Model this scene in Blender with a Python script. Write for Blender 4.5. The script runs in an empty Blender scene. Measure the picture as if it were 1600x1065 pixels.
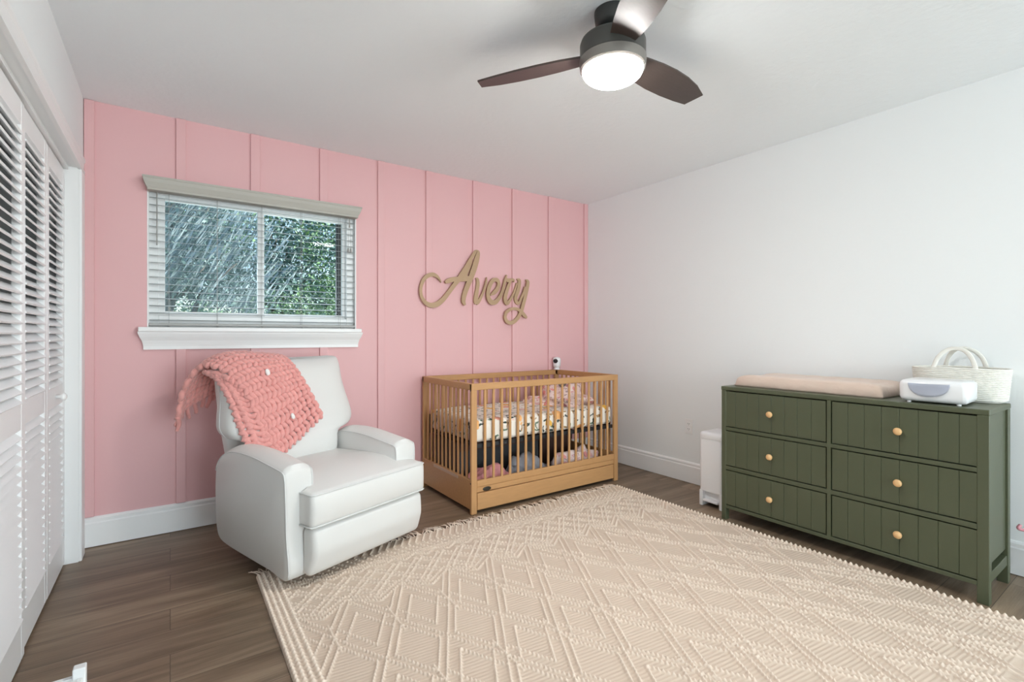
import bpy, bmesh, math, random
import numpy as np
from mathutils import Vector, Matrix
random.seed(7)
rng = np.random.default_rng(11)
S = bpy.context.scene
C = S.collection
PI = math.pi

# ------------------------------------------------------------------ camera
F_PX, HORIZON, CAM_H, YAW = 765.0, 525.0, 1.151, math.radians(34.92)
cam_d = bpy.data.cameras.new('camera')
cam_d.sensor_width = 36.0
cam_d.lens = F_PX / 1600 * 36
cam_d.shift_y = -(532.5 - HORIZON) / 1600
cam_d.clip_start = 0.02
cam = bpy.data.objects.new('camera', cam_d)
C.objects.link(cam)
cam.location = (0, 0, CAM_H)
cam.rotation_euler = (PI / 2, 0, -YAW)
S.camera = cam

# ------------------------------------------------------------------ world, sun, daylight, exposure
W = bpy.data.worlds.new('world'); S.world = W
W.use_nodes = True
wn = W.node_tree.nodes; wl = W.node_tree.links
bg = wn['Background']
sky = wn.new('ShaderNodeTexSky')
sky.sky_type = 'NISHITA'; sky.sun_disc = False
sky.sun_elevation = math.radians(42); sky.sun_rotation = math.radians(90)
wl.new(sky.outputs[0], bg.inputs[0])
bg.inputs[1].default_value = 0.24

def sun_light(travel, energy, color, angle=0.02):
    d = bpy.data.lights.new('sun', 'SUN'); d.energy = energy; d.color = color; d.angle = angle
    o = bpy.data.objects.new('sun', d); C.objects.link(o)
    o.rotation_euler = Vector(travel).to_track_quat('-Z', 'Y').to_euler()
sun_light((-0.78, 0.10, -0.62), 8.5, (1.0, 0.97, 0.92))

def area(name, loc, travel, sx, sy, power, color):
    d = bpy.data.lights.new(name, 'AREA'); d.shape = 'RECTANGLE'; d.size = sx; d.size_y = sy
    d.energy = power; d.color = color
    o = bpy.data.objects.new(name, d); C.objects.link(o); o.location = loc
    o.rotation_euler = Vector(travel).to_track_quat('-Z', 'Y').to_euler()
    return o
# daylight fill outside an unseen opening added in the wall behind the camera
area('daylight_fill_behind', (1.90, -3.75, 1.20), (-0.10, 1, 0.25), 2.7, 1.9, 112, (0.86, 0.965, 1.0))
# daylight of the window in the pink wall
area('daylight_window', (0.49, 4.00, 1.30), (0, -1, 0.42), 1.5, 0.9, 12, (0.88, 0.96, 1.0))

vs = S.view_settings
vs.view_transform = 'Standard'; vs.look = 'None'; vs.exposure = 0.46; vs.gamma = 1.0
vs.use_curve_mapping = False
S.cycles.use_denoising = True
S.cycles.max_bounces = 10; S.cycles.diffuse_bounces = 6; S.cycles.transparent_max_bounces = 12
S.cycles.sample_clamp_indirect = 6

# ------------------------------------------------------------------ pixel helpers (camera fit of the room)
def ray(px, py):
    l = (px - 800) / F_PX
    return (math.sin(YAW) + l * math.cos(YAW), math.cos(YAW) - l * math.sin(YAW), (HORIZON - py) / F_PX)
def on_y(px, py, Y):
    r = ray(px, py); t = Y / r[1]
    return (r[0] * t, CAM_H + r[2] * t)          # X, Z
def on_x(px, py, X):
    r = ray(px, py); t = X / r[0]
    return (r[1] * t, CAM_H + r[2] * t)          # Y, Z

# ------------------------------------------------------------------ materials
def lin(c):
    return tuple(((v / 255) / 12.92 if v / 255 <= 0.04045 else ((v / 255 + 0.055) / 1.055) ** 2.4) for v in c) + (1.0,)

def mat(name, rgb, rough=0.6, bump=0.0, bscale=60, var=0.0, vscale=6, metal=0.0, spec=0.5, sheen=0.0, coat=0.0, aniso=None, bdist=0.002):
    m = bpy.data.materials.new(name); m.use_nodes = True
    n = m.node_tree.nodes; l = m.node_tree.links; b = n['Principled BSDF']
    col = lin(rgb) if max(rgb) > 1 else tuple(rgb) + (1,)
    b.inputs['Base Color'].default_value = col
    b.inputs['Roughness'].default_value = rough
    b.inputs['Metallic'].default_value = metal
    b.inputs['Specular IOR Level'].default_value = spec
    b.inputs['Sheen Weight'].default_value = sheen
    b.inputs['Coat Weight'].default_value = coat
    tc = n.new('ShaderNodeTexCoord'); mp = n.new('ShaderNodeMapping')
    l.new(tc.outputs['Object'], mp.inputs[0])
    if aniso: mp.inputs['Scale'].default_value = aniso
    if var:
        nz = n.new('ShaderNodeTexNoise'); nz.inputs['Scale'].default_value = vscale; nz.inputs['Detail'].default_value = 5
        l.new(mp.outputs[0], nz.inputs['Vector'])
        mx = n.new('ShaderNodeMix'); mx.data_type = 'RGBA'
        mx.inputs['A'].default_value = tuple(c * (1 - var) for c in col[:3]) + (1,)
        mx.inputs['B'].default_value = tuple(min(1, c * (1 + var)) for c in col[:3]) + (1,)
        l.new(nz.outputs['Fac'], mx.inputs['Factor']); l.new(mx.outputs['Result'], b.inputs['Base Color'])
    if bump:
        nz = n.new('ShaderNodeTexNoise'); nz.inputs['Scale'].default_value = bscale; nz.inputs['Detail'].default_value = 4
        l.new(mp.outputs[0], nz.inputs['Vector'])
        bp = n.new('ShaderNodeBump'); bp.inputs['Strength'].default_value = bump; bp.inputs['Distance'].default_value = bdist
        l.new(nz.outputs['Fac'], bp.inputs['Height']); l.new(bp.outputs[0], b.inputs['Normal'])
    return m

M = {}
M['wall'] = mat('white_wall_paint', (0.845, 0.87, 0.875), 0.75, 0.25, 45)
M['ceil'] = mat('ceiling_texture', (0.865, 0.91, 0.93), 0.9, 0.5, 28, bdist=0.005)
M['pink'] = mat('pink_wall_paint', (0.765, 0.455, 0.465), 0.55, 0.10, 40)
M['trim'] = mat('white_trim_paint', (0.86, 0.865, 0.865), 0.35, 0.03, 20)
M['door'] = mat('white_door_paint', (0.88, 0.885, 0.89), 0.4, 0.05, 30)
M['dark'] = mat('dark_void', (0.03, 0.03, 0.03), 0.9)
M['vinyl'] = mat('white_vinyl', (0.90, 0.905, 0.905), 0.3, 0.01)
M['blind'] = mat('backlit_shade_slat', (0.30, 0.33, 0.335), 0.4, 0.02)  # grey puts the backlit darkness of the white slats into their colour
M['valance'] = mat('greige_valance', (0.47, 0.455, 0.41), 0.6, 0.15, 120, aniso=(1, 8, 8))
M['cord'] = mat('grey_cord', (0.35, 0.35, 0.33), 0.7, 0.02)
M['leather'] = mat('white_leather', (0.725, 0.718, 0.70), 0.42, 0.12, 220, var=0.02, vscale=3, bdist=0.001)
M['piping'] = mat('leather_piping', (0.70, 0.70, 0.69), 0.5, 0.05)
M['yarn'] = mat('pink_chenille', (0.77, 0.34, 0.31), 0.95, 0.6, 260, var=0.15, vscale=30, sheen=0.5, bdist=0.002)
M['tuft'] = mat('white_tuft', (0.85, 0.82, 0.80), 0.95, 0.5, 300)
M['wood'] = mat('honey_beech', (0.51, 0.275, 0.115), 0.45, 0.06, 30, var=0.12, vscale=5, aniso=(2, 14, 14))
M['woodv'] = mat('honey_beech_upright', (0.51, 0.275, 0.115), 0.45, 0.06, 30, var=0.12, vscale=5, aniso=(14, 14, 2))
M['knob'] = mat('natural_wood_knob', (0.70, 0.43, 0.20), 0.4, 0.05, 40, var=0.12, vscale=40)
M['sign'] = mat('mdf_sign_face', (0.47, 0.315, 0.19), 0.6, 0.05, 60, var=0.05, vscale=10)
M['green'] = mat('sage_green_paint', (0.076, 0.086, 0.047), 0.42, 0.03, 40, var=0.03, vscale=3)
M['gap'] = mat('dark_green_gap', (0.012, 0.018, 0.010), 0.8)
M['metal_dk'] = mat('dark_grey_metal', (0.045, 0.045, 0.043), 0.38, 0.02, metal=0.3)
M['nickel'] = mat('brushed_grey_metal', (0.26, 0.24, 0.22), 0.38, 0.02, metal=0.55)
M['housing'] = mat('dark_bronze_housing', (0.075, 0.072, 0.066), 0.42, 0.02, metal=0.3)
M['blade'] = mat('dark_walnut_blade', (0.060, 0.042, 0.036), 0.42, 0.05, 40, var=0.25, vscale=8, aniso=(2, 20, 20))
M['plastic'] = mat('white_plastic', (0.80, 0.80, 0.81), 0.28, 0.01, spec=0.5)
M['plastic_blue'] = mat('pale_blue_grey_plastic', (0.70, 0.73, 0.82), 0.15, 0.01)
M['lens'] = mat('black_lens', (0.01, 0.01, 0.012), 0.12, 0.0, coat=0.5)
M['rope'] = mat('cream_cotton_rope', (0.77, 0.75, 0.69), 0.9, 0.4, 150, var=0.08, vscale=30)
M['pad'] = mat('peach_jersey', (0.68, 0.53, 0.44), 0.9, 0.6, 9, var=0.05, vscale=8, sheen=0.3, bdist=0.02)
M['steel'] = mat('black_steel', (0.02, 0.02, 0.022), 0.5)
M['brown'] = mat('dark_brown_board', (0.055, 0.022, 0.014), 0.5, 0.05, 30, var=0.2, vscale=8)
M['greyfab'] = mat('charcoal_fabric', (0.055, 0.055, 0.058), 0.9, 0.3, 200)
M['pinkfab'] = mat('pink_fabric', (0.66, 0.27, 0.27), 0.9, 0.3, 60, var=0.3, vscale=25)
M['greycloth'] = mat('pale_grey_cloth', (0.28, 0.27, 0.29), 0.9, 0.3, 60, var=0.2, vscale=20)
M['plush'] = mat('grey_plush', (0.20, 0.17, 0.15), 0.95, 0.6, 120, var=0.3, vscale=30)
M['emblem'] = mat('bronze_emblem', (0.05, 0.045, 0.035), 0.4, 0.3, 200, metal=0.6)
M['paper'] = mat('pale_label', (0.58, 0.42, 0.29), 0.6)
M['fringe'] = mat('cream_fringe', (0.80, 0.67, 0.56), 0.95, 0.4, 200)
M['grass'] = mat('garden_ground', (0.10, 0.14, 0.05), 0.95, 0.6, 10, var=0.4, vscale=3)
M['bark'] = mat('grey_bark', (0.12, 0.105, 0.09), 0.9, 0.6, 20, var=0.3, vscale=12)
M['pinkplastic'] = mat('pink_plastic', (0.62, 0.26, 0.30), 0.4)
M['string'] = mat('ladder_string', (0.40, 0.40, 0.39), 0.7)
M['siding'] = mat('outside_wall', (0.5, 0.5, 0.48), 0.8, 0.1, 20)

def leaf_mat(name, a, b):
    m = mat(name, a, 0.55, var=0.0)
    n = m.node_tree.nodes; l = m.node_tree.links; bs = n['Principled BSDF']
    g = n.new('ShaderNodeNewGeometry')
    mx = n.new('ShaderNodeMix'); mx.data_type = 'RGBA'
    mx.inputs['A'].default_value = tuple(a) + (1,); mx.inputs['B'].default_value = tuple(b) + (1,)
    l.new(g.outputs['Random Per Island'], mx.inputs['Factor'])
    l.new(mx.outputs['Result'], bs.inputs['Base Color'])
    return m
M['leaf'] = leaf_mat('oak_leaves', (0.05, 0.12, 0.05), (0.26, 0.44, 0.18))
M['leaf2'] = leaf_mat('blue_green_leaves', (0.05, 0.11, 0.10), (0.22, 0.34, 0.30))
M['moss'] = leaf_mat('hanging_moss', (0.12, 0.18, 0.19), (0.50, 0.60, 0.62))

def floor_mat():
    m = mat('oak_planks', (0.2, 0.15, 0.11), 0.42)
    n = m.node_tree.nodes; l = m.node_tree.links; b = n['Principled BSDF']
    tc = n.new('ShaderNodeTexCoord')
    br = n.new('ShaderNodeTexBrick')
    br.inputs['Scale'].default_value = 1.0
    br.inputs['Brick Width'].default_value = 1.22; br.inputs['Row Height'].default_value = 0.18
    br.inputs['Mortar Size'].default_value = 0.0012; br.inputs['Mortar Smooth'].default_value = 0.3
    br.offset = 0.37
    br.inputs['Color1'].default_value = (0, 0, 0, 1); br.inputs['Color2'].default_value = (1, 1, 1, 1)
    br.inputs['Mortar'].default_value = (0.3, 0.3, 0.3, 1)
    l.new(tc.outputs['Object'], br.inputs['Vector'])
    mp = n.new('ShaderNodeMapping'); mp.inputs['Scale'].default_value = (0.75, 8, 1)
    l.new(tc.outputs['Object'], mp.inputs[0])
    # shift the grain per plank
    ad = n.new('ShaderNodeVectorMath'); ad.operation = 'ADD'
    sc = n.new('ShaderNodeVectorMath'); sc.operation = 'SCALE'; sc.inputs['Scale'].default_value = 7.3
    l.new(br.outputs['Color'], sc.inputs[0]); l.new(mp.outputs[0], ad.inputs[0]); l.new(sc.outputs[0], ad.inputs[1])
    nz = n.new('ShaderNodeTexNoise'); nz.inputs['Scale'].default_value = 1.5; nz.inputs['Detail'].default_value = 8
    nz.inputs['Roughness'].default_value = 0.62; nz.inputs['Distortion'].default_value = 0.6
    l.new(ad.outputs[0], nz.inputs['Vector'])
    mp2 = n.new('ShaderNodeMapping'); mp2.inputs['Scale'].default_value = (3, 90, 1)
    l.new(tc.outputs['Object'], mp2.inputs[0])
    nz2 = n.new('ShaderNodeTexNoise'); nz2.inputs['Scale'].default_value = 2; nz2.inputs['Detail'].default_value = 3
    l.new(mp2.outputs[0], nz2.inputs['Vector'])
    cr = n.new('ShaderNodeValToRGB')
    cr.color_ramp.elements[0].position = 0.30; cr.color_ramp.elements[0].color = (0.105, 0.066, 0.038, 1)
    cr.color_ramp.elements[1].position = 0.70; cr.color_ramp.elements[1].color = (0.340, 0.252, 0.172, 1)
    e = cr.color_ramp.elements.new(0.5); e.color = (0.212, 0.148, 0.096, 1)
    mxf = n.new('ShaderNodeMix'); mxf.data_type = 'FLOAT'; mxf.inputs['Factor'].default_value = 0.18
    l.new(nz.outputs['Fac'], mxf.inputs['A']); l.new(nz2.outputs['Fac'], mxf.inputs['B'])
    l.new(mxf.outputs['Result'], cr.inputs[0])
    mx = n.new('ShaderNodeMix'); mx.data_type = 'RGBA'; mx.blend_type = 'MULTIPLY'; mx.inputs['Factor'].default_value = 1
    tone = n.new('ShaderNodeMapRange'); tone.inputs['To Min'].default_value = 0.86; tone.inputs['To Max'].default_value = 1.10
    l.new(br.outputs['Color'], tone.inputs['Value'])
    l.new(cr.outputs[0], mx.inputs['A']); l.new(tone.outputs[0], mx.inputs['B'])
    mx3 = n.new('ShaderNodeMix'); mx3.data_type = 'RGBA'; mx3.inputs['B'].default_value = (0.06, 0.04, 0.028, 1)
    l.new(br.outputs['Fac'], mx3.inputs['Factor']); l.new(mx.outputs['Result'], mx3.inputs['A'])
    l.new(mx3.outputs['Result'], b.inputs['Base Color'])
    bp = n.new('ShaderNodeBump'); bp.inputs['Strength'].default_value = 0.15; bp.inputs['Distance'].default_value = 0.002
    l.new(nz2.outputs['Fac'], bp.inputs['Height']); l.new(bp.outputs[0], b.inputs['Normal'])
    return m
M['floor'] = floor_mat()

def rug_mat():
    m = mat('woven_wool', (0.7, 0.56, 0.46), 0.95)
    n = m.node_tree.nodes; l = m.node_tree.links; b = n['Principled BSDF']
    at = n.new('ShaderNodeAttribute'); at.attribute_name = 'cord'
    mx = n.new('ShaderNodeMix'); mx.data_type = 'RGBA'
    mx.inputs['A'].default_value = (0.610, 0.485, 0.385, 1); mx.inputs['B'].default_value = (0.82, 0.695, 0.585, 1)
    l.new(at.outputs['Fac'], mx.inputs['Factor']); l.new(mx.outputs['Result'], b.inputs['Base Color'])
    tc = n.new('ShaderNodeTexCoord'); nz = n.new('ShaderNodeTexNoise'); nz.inputs['Scale'].default_value = 350
    l.new(tc.outputs['Object'], nz.inputs['Vector'])
    bp = n.new('ShaderNodeBump'); bp.inputs['Strength'].default_value = 0.5; bp.inputs['Distance'].default_value = 0.002
    l.new(nz.outputs['Fac'], bp.inputs['Height']); l.new(bp.outputs[0], b.inputs['Normal'])
    return m
M['rug'] = rug_mat()

def floral_mat(name, base, petals, leaf, sc=9.0):
    m = mat(name, base, 0.9)
    n = m.node_tree.nodes; l = m.node_tree.links; b = n['Principled BSDF']
    tc = n.new('ShaderNodeTexCoord')
    nzw = n.new('ShaderNodeTexNoise'); nzw.inputs['Scale'].default_value = 22
    l.new(tc.outputs['Object'], nzw.inputs['Vector'])
    wv = n.new('ShaderNodeMix'); wv.data_type = 'VECTOR'; wv.inputs['Factor'].default_value = 0.045
    l.new(tc.outputs['Object'], wv.inputs['A']); l.new(nzw.outputs['Color'], wv.inputs['B'])
    cur = None
    def layer(prev, scale, thr, soft, cols, stretch, rot, rnd_lo):
        mp = n.new('ShaderNodeMapping'); mp.inputs['Scale'].default_value = stretch; mp.inputs['Rotation'].default_value = rot
        l.new(wv.outputs['Result'], mp.inputs[0])
        vo = n.new('ShaderNodeTexVoronoi'); vo.inputs['Scale'].default_value = scale
        l.new(mp.outputs[0], vo.inputs['Vector'])
        mr = n.new('ShaderNodeMapRange'); mr.inputs['From Min'].default_value = thr; mr.inputs['From Max'].default_value = thr + soft
        mr.inputs['To Min'].default_value = 1; mr.inputs['To Max'].default_value = 0
        l.new(vo.outputs['Distance'], mr.inputs['Value'])
        sp = n.new('ShaderNodeSeparateColor'); l.new(vo.outputs['Color'], sp.inputs[0])
        gt = n.new('ShaderNodeMath'); gt.operation = 'GREATER_THAN'; gt.inputs[1].default_value = rnd_lo
        l.new(sp.outputs[1], gt.inputs[0])
        mu = n.new('ShaderNodeMath'); mu.operation = 'MULTIPLY'; l.new(mr.outputs[0], mu.inputs[0]); l.new(gt.outputs[0], mu.inputs[1])
        cr = n.new('ShaderNodeValToRGB'); cr.color_ramp.interpolation = 'CONSTANT'
        while len(cr.color_ramp.elements) < len(cols): cr.color_ramp.elements.new(0.5)
        for i, c in enumerate(cols):
            cr.color_ramp.elements[i].position = i / len(cols); cr.color_ramp.elements[i].color = tuple(c) + (1,)
        l.new(sp.outputs[0], cr.inputs[0])
        mx = n.new('ShaderNodeMix'); mx.data_type = 'RGBA'
        l.new(mu.outputs[0], mx.inputs['Factor'])
        if prev is None: mx.inputs['A'].default_value = tuple(base) + (1,)
        else: l.new(prev, mx.inputs['A'])
        l.new(cr.outputs[0], mx.inputs['B'])
        return mx.outputs['Result']
    cur = layer(None, sc * 0.9, 0.27, 0.03, leaf, (1.0, 4.0, 4.0), (0.3, 0.65, 0.25), 0.15)
    cur = layer(cur, sc * 0.8, 0.26, 0.03, leaf, (5.0, 3.0, 1.2), (0.2, -0.45, 0.6), 0.45)
    cur = layer(cur, sc, 0.33, 0.04, petals, (1, 1, 1), (0, 0, 0), 0.35)
    l.new(cur, b.inputs['Base Color'])
    nz = n.new('ShaderNodeTexNoise'); nz.inputs['Scale'].default_value = 9
    bp = n.new('ShaderNodeBump'); bp.inputs['Strength'].default_value = 0.5; bp.inputs['Distance'].default_value = 0.01
    l.new(tc.outputs['Object'], nz.inputs['Vector'])
    l.new(nz.outputs['Fac'], bp.inputs['Height']); l.new(bp.outputs[0], b.inputs['Normal'])
    return m
M['floral'] = floral_mat('floral_cotton', (0.80, 0.75, 0.68), [(0.80, 0.46, 0.08), (0.78, 0.36, 0.26), (0.72, 0.50, 0.44), (0.80, 0.42, 0.16)],
                         [(0.04, 0.06, 0.055), (0.13, 0.19, 0.13), (0.05, 0.07, 0.06), (0.35, 0.22, 0.10)])
M['floralpink'] = floral_mat('pink_floral_muslin', (0.80, 0.62, 0.58), [(0.75, 0.30, 0.28), (0.70, 0.40, 0.38), (0.45, 0.20, 0.22)],
                             [(0.62, 0.32, 0.32), (0.30, 0.20, 0.20)], 16)

def glass_mat():
    m = bpy.data.materials.new('window_glass'); m.use_nodes = True
    n = m.node_tree.nodes; l = m.node_tree.links; n.clear()
    out = n.new('ShaderNodeOutputMaterial'); t = n.new('ShaderNodeBsdfTransparent'); g = n.new('ShaderNodeBsdfGlossy')
    t.inputs[0].default_value = (0.93, 0.97, 0.98, 1); g.inputs['Roughness'].default_value = 0.01
    fr = n.new('ShaderNodeFresnel'); fr.inputs[0].default_value = 1.12
    mx = n.new('ShaderNodeMixShader'); l.new(fr.outputs[0], mx.inputs[0]); l.new(t.outputs[0], mx.inputs[1]); l.new(g.outputs[0], mx.inputs[2])
    l.new(mx.outputs[0], out.inputs[0]); return m
M['glass'] = glass_mat()
def screen_mat():
    m = bpy.data.materials.new('insect_screen'); m.use_nodes = True
    n = m.node_tree.nodes; l = m.node_tree.links; n.clear()
    out = n.new('ShaderNodeOutputMaterial'); t = n.new('ShaderNodeBsdfTransparent'); d = n.new('ShaderNodeBsdfDiffuse')
    d.inputs[0].default_value = (0.30, 0.36, 0.38, 1)
    mx = n.new('ShaderNodeMixShader'); mx.inputs[0].default_value = 0.15
    l.new(t.outputs[0], mx.inputs[1]); l.new(d.outputs[0], mx.inputs[2]); l.new(mx.outputs[0], out.inputs[0]); return m
M['screen'] = screen_mat()
def lamp_mat():
    m = bpy.data.materials.new('lit_opal_glass'); m.use_nodes = True
    b = m.node_tree.nodes['Principled BSDF']
    b.inputs['Base Color'].default_value = (0.9, 0.9, 0.88, 1)
    b.inputs['Emission Color'].default_value = (0.98, 0.97, 0.94, 1); b.inputs['Emission Strength'].default_value = 105
    return m
M['lamp'] = lamp_mat()

# ------------------------------------------------------------------ mesh helpers
def finish(name, bm, m, parent=None, smooth=False, angle=None, loc=None, rot=None):
    bmesh.ops.recalc_face_normals(bm, faces=bm.faces[:])
    me = bpy.data.meshes.new(name); bm.to_mesh(me); bm.free()
    me.materials.append(M[m] if isinstance(m, str) else m)
    if smooth:
        me.polygons.foreach_set('use_smooth', [True] * len(me.polygons))
        if angle is not None and hasattr(me, 'set_sharp_from_angle'): me.set_sharp_from_angle(angle=math.radians(angle))
    o = bpy.data.objects.new(name, me); C.objects.link(o)
    if parent is not None: o.parent = parent
    if loc is not None: o.location = loc
    if rot is not None: o.rotation_euler = rot
    return o

def empty(name, label, cat, loc=(0, 0, 0), rz=0, group=None):
    o = bpy.data.objects.new(name, None); C.objects.link(o); o.empty_display_size = 0.1
    o.location = loc; o.rotation_euler = (0, 0, rz); o['label'] = label; o['category'] = cat
    if group: o['group'] = group
    return o
def tag(o, label, cat, group=None, kind=None):
    o['label'] = label; o['category'] = cat
    if group: o['group'] = group
    if kind: o['kind'] = kind
    return o
def struct(o, label, cat):
    o['kind'] = 'structure'; o['label'] = label; o['category'] = cat; return o

def box(bm, x0, x1, y0, y1, z0, z1, bev=0.0, seg=2, M4=None):
    vs_ = [bm.verts.new((x, y, z)) for x in (x0, x1) for y in (y0, y1) for z in (z0, z1)]
    f = [(0, 1, 3, 2), (4, 6, 7, 5), (0, 4, 5, 1), (2, 3, 7, 6), (0, 2, 6, 4), (1, 5, 7, 3)]
    fs = [bm.faces.new([vs_[i] for i in q]) for q in f]
    new = vs_
    if bev > 0:
        es = list({e for g in fs for e in g.edges})
        r = bmesh.ops.bevel(bm, geom=es, offset=bev, segments=seg, affect='EDGES', profile=0.5)
        new = list({v for g in r['faces'] for v in g.verts} | {v for v in vs_ if v.is_valid})
    if M4 is not None: bmesh.ops.transform(bm, matrix=M4, verts=new)
    return new
def bxo(name, x0, x1, y0, y1, z0, z1, m, parent=None, bev=0.0, seg=2, smooth=False):
    bm = bmesh.new(); box(bm, x0, x1, y0, y1, z0, z1, bev, seg)
    return finish(name, bm, m, parent, smooth=smooth or bev > 0.008, angle=45 if bev > 0 else None)

def lathe(bm, prof, n=40, c=(0, 0, 0), axis='z', a0=0.0):
    rings = []
    for r, h in prof:
        ring = []
        for i in range(n):
            a = a0 + 2 * PI * i / n
            p = (r * math.cos(a), r * math.sin(a), h)
            if axis == 'x': p = (h, p[0], p[1])
            if axis == 'y': p = (p[0], h, p[1])
            ring.append(bm.verts.new((p[0] + c[0], p[1] + c[1], p[2] + c[2])))
        rings.append(ring)
    for a, b in zip(rings, rings[1:]):
        for i in range(n): bm.faces.new((a[i], a[(i + 1) % n], b[(i + 1) % n], b[i]))
    bm.faces.new(rings[0][::-1]); bm.faces.new(rings[-1])

def tube(bm, pts, r, n=8, closed=False, squash=1.0, up=None):
    pts = [Vector(p) for p in pts]; N = len(pts)
    rr = r if hasattr(r, '__len__') else [r] * N
    rings = []; nrm = None
    for i, p in enumerate(pts):
        if closed: t = pts[(i + 1) % N] - pts[i - 1]
        else: t = pts[min(i + 1, N - 1)] - pts[max(i - 1, 0)]
        if t.length < 1e-9: t = Vector((0, 0, 1))
        t.normalize()
        if nrm is None:
            nrm = (Vector(up) if up else Vector((0.01, 0.02, 1)))
            if abs(nrm.dot(t)) > 0.95: nrm = Vector((1, 0, 0))
        nrm = (nrm - t * nrm.dot(t)).normalized(); b = t.cross(nrm)
        rings.append([bm.verts.new(p + (nrm * math.cos(2 * PI * k / n) * squash + b * math.sin(2 * PI * k / n)) * rr[i]) for k in range(n)])
    m_ = N if closed else N - 1
    for i in range(m_):
        a, b = rings[i], rings[(i + 1) % N]
        for k in range(n): bm.faces.new((a[k], a[(k + 1) % n], b[(k + 1) % n], b[k]))
    if not closed:
        bm.faces.new(rings[0][::-1]); bm.faces.new(rings[-1])

def prism(bm, poly, axis, a, b, bev=0.0, seg=2):
    """poly: 2D points; axis x: (y,z); y: (x,z); z: (x,y); extruded a..b"""
    def P(u, v, w):
        return {'x': (w, u, v), 'y': (u, w, v), 'z': (u, v, w)}[axis]
    A = [bm.verts.new(P(u, v, a)) for u, v in poly]; B = [bm.verts.new(P(u, v, b)) for u, v in poly]
    fs = [bm.faces.new(A[::-1]), bm.faces.new(B)]
    n = len(poly)
    for i in range(n): bm.faces.new((A[i], A[(i + 1) % n], B[(i + 1) % n], B[i]))
    if bev > 0:
        es = list(set(fs[0].edges) | set(fs[1].edges))
        bmesh.ops.bevel(bm, geom=es, offset=bev, segments=seg, affect='EDGES', profile=0.5)

def catmull(P, n, closed=False):
    P = [np.array(p, float) for p in P]; out = []
    N = len(P); rngi = range(N) if closed else range(N - 1)
    for i in rngi:
        if closed: p0, p1, p2, p3 = P[i - 1], P[i], P[(i + 1) % N], P[(i + 2) % N]
        else: p0, p1, p2, p3 = P[max(i - 1, 0)], P[i], P[i + 1], P[min(i + 2, N - 1)]
        for k in range(n):
            t = k / n
            out.append(0.5 * ((2 * p1) + (-p0 + p2) * t + (2 * p0 - 5 * p1 + 4 * p2 - p3) * t * t + (-p0 + 3 * p1 - 3 * p2 + p3) * t ** 3))
    if not closed: out.append(P[-1])
    return out

def np_mesh(name, verts, faces, m, parent=None, smooth=False):
    me = bpy.data.meshes.new(name)
    verts = np.asarray(verts, dtype=np.float32); faces = np.asarray(faces, dtype=np.int32)
    me.vertices.add(len(verts)); me.vertices.foreach_set('co', verts.ravel())
    k = faces.shape[1]
    me.loops.add(faces.size); me.loops.foreach_set('vertex_index', faces.ravel())
    me.polygons.add(len(faces)); me.polygons.foreach_set('loop_start', np.arange(0, faces.size, k, dtype=np.int32))
    me.update(calc_edges=True); me.validate()
    if smooth: me.polygons.foreach_set('use_smooth', [True] * len(me.polygons))
    me.materials.append(M[m] if isinstance(m, str) else m)
    o = bpy.data.objects.new(name, me); C.objects.link(o)
    if parent is not None: o.parent = parent
    return o

# ------------------------------------------------------------------ room numbers
XL, XR, YF, YB, H = -0.386, 3.353, 3.513, -3.55, 2.44
XC = -1.05           # back of closet
WX0, WX1, WZ0, WZ1 = -0.108, 1.090, 1.190, 2.03   # window opening
T = 0.14

# floor, ceiling
bm = bmesh.new(); box(bm, XC - T, XR + T, YB - T, YF + T, -0.06, 0.0)
struct(finish('floor', bm, 'floor'), 'brown oak plank floor of the nursery', 'floor')
bm = bmesh.new(); box(bm, XC - T, XR + T, YB - T, YF + T, H, H + 0.08)
struct(finish('ceiling', bm, 'ceil'), 'white textured ceiling above the nursery', 'ceiling')
# pink wall with window opening
bm = bmesh.new()
box(bm, XL - 0.06, WX0, YF, YF + T, 0, H); box(bm, WX1, XR + T, YF, YF + T, 0, H)
box(bm, WX0, WX1, YF, YF + T, 0, WZ0); box(bm, WX0, WX1, YF, YF + T, WZ1, H)
struct(finish('wall_far', bm, 'pink'), 'pink accent wall with vertical battens', 'wall')
bm = bmesh.new(); box(bm, XC - T, XL - 0.06, YF, YF + T, 0, H)
struct(finish('wall_closet_end', bm, 'wall'), 'end wall inside the closet', 'wall')
bm = bmesh.new(); box(bm, XR, XR + T, YB - T, YF, 0, H)
struct(finish('wall_right', bm, 'wall'), 'plain white wall behind the green dresser', 'wall')
# left wall: header, stub, near part
YJ, YN = 3.318, 0.45      # closet opening from YN to YJ
bm = bmesh.new()
box(bm, XL - 0.11, XL, YJ, YF, 0, H); box(bm, XL - 0.11, XL, YN, YJ, 2.01, H); box(bm, XL - 0.11, XL, YB, YN, 0, H)
struct(finish('wall_left', bm, 'wall'), 'white wall around the closet doors', 'wall')
bm = bmesh.new(); box(bm, XC - T, XC, YB - T, YF, 0, H)
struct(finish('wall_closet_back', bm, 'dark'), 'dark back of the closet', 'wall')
# back wall; its wide unglazed opening is added to let fill light in
OX0, OX1, OZ0, OZ1 = 0.55, 3.25, 0.15, 2.25
bm = bmesh.new()
box(bm, XC - T, OX0, YB - T, YB, 0, H); box(bm, OX1, XR + T, YB - T, YB, 0, H)
box(bm, OX0, OX1, YB - T, YB, 0, OZ0); box(bm, OX0, OX1, YB - T, YB, OZ1, H)
struct(finish('wall_back', bm, 'wall'), 'white wall behind the viewer with a wide opening added for fill light', 'wall')

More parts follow.
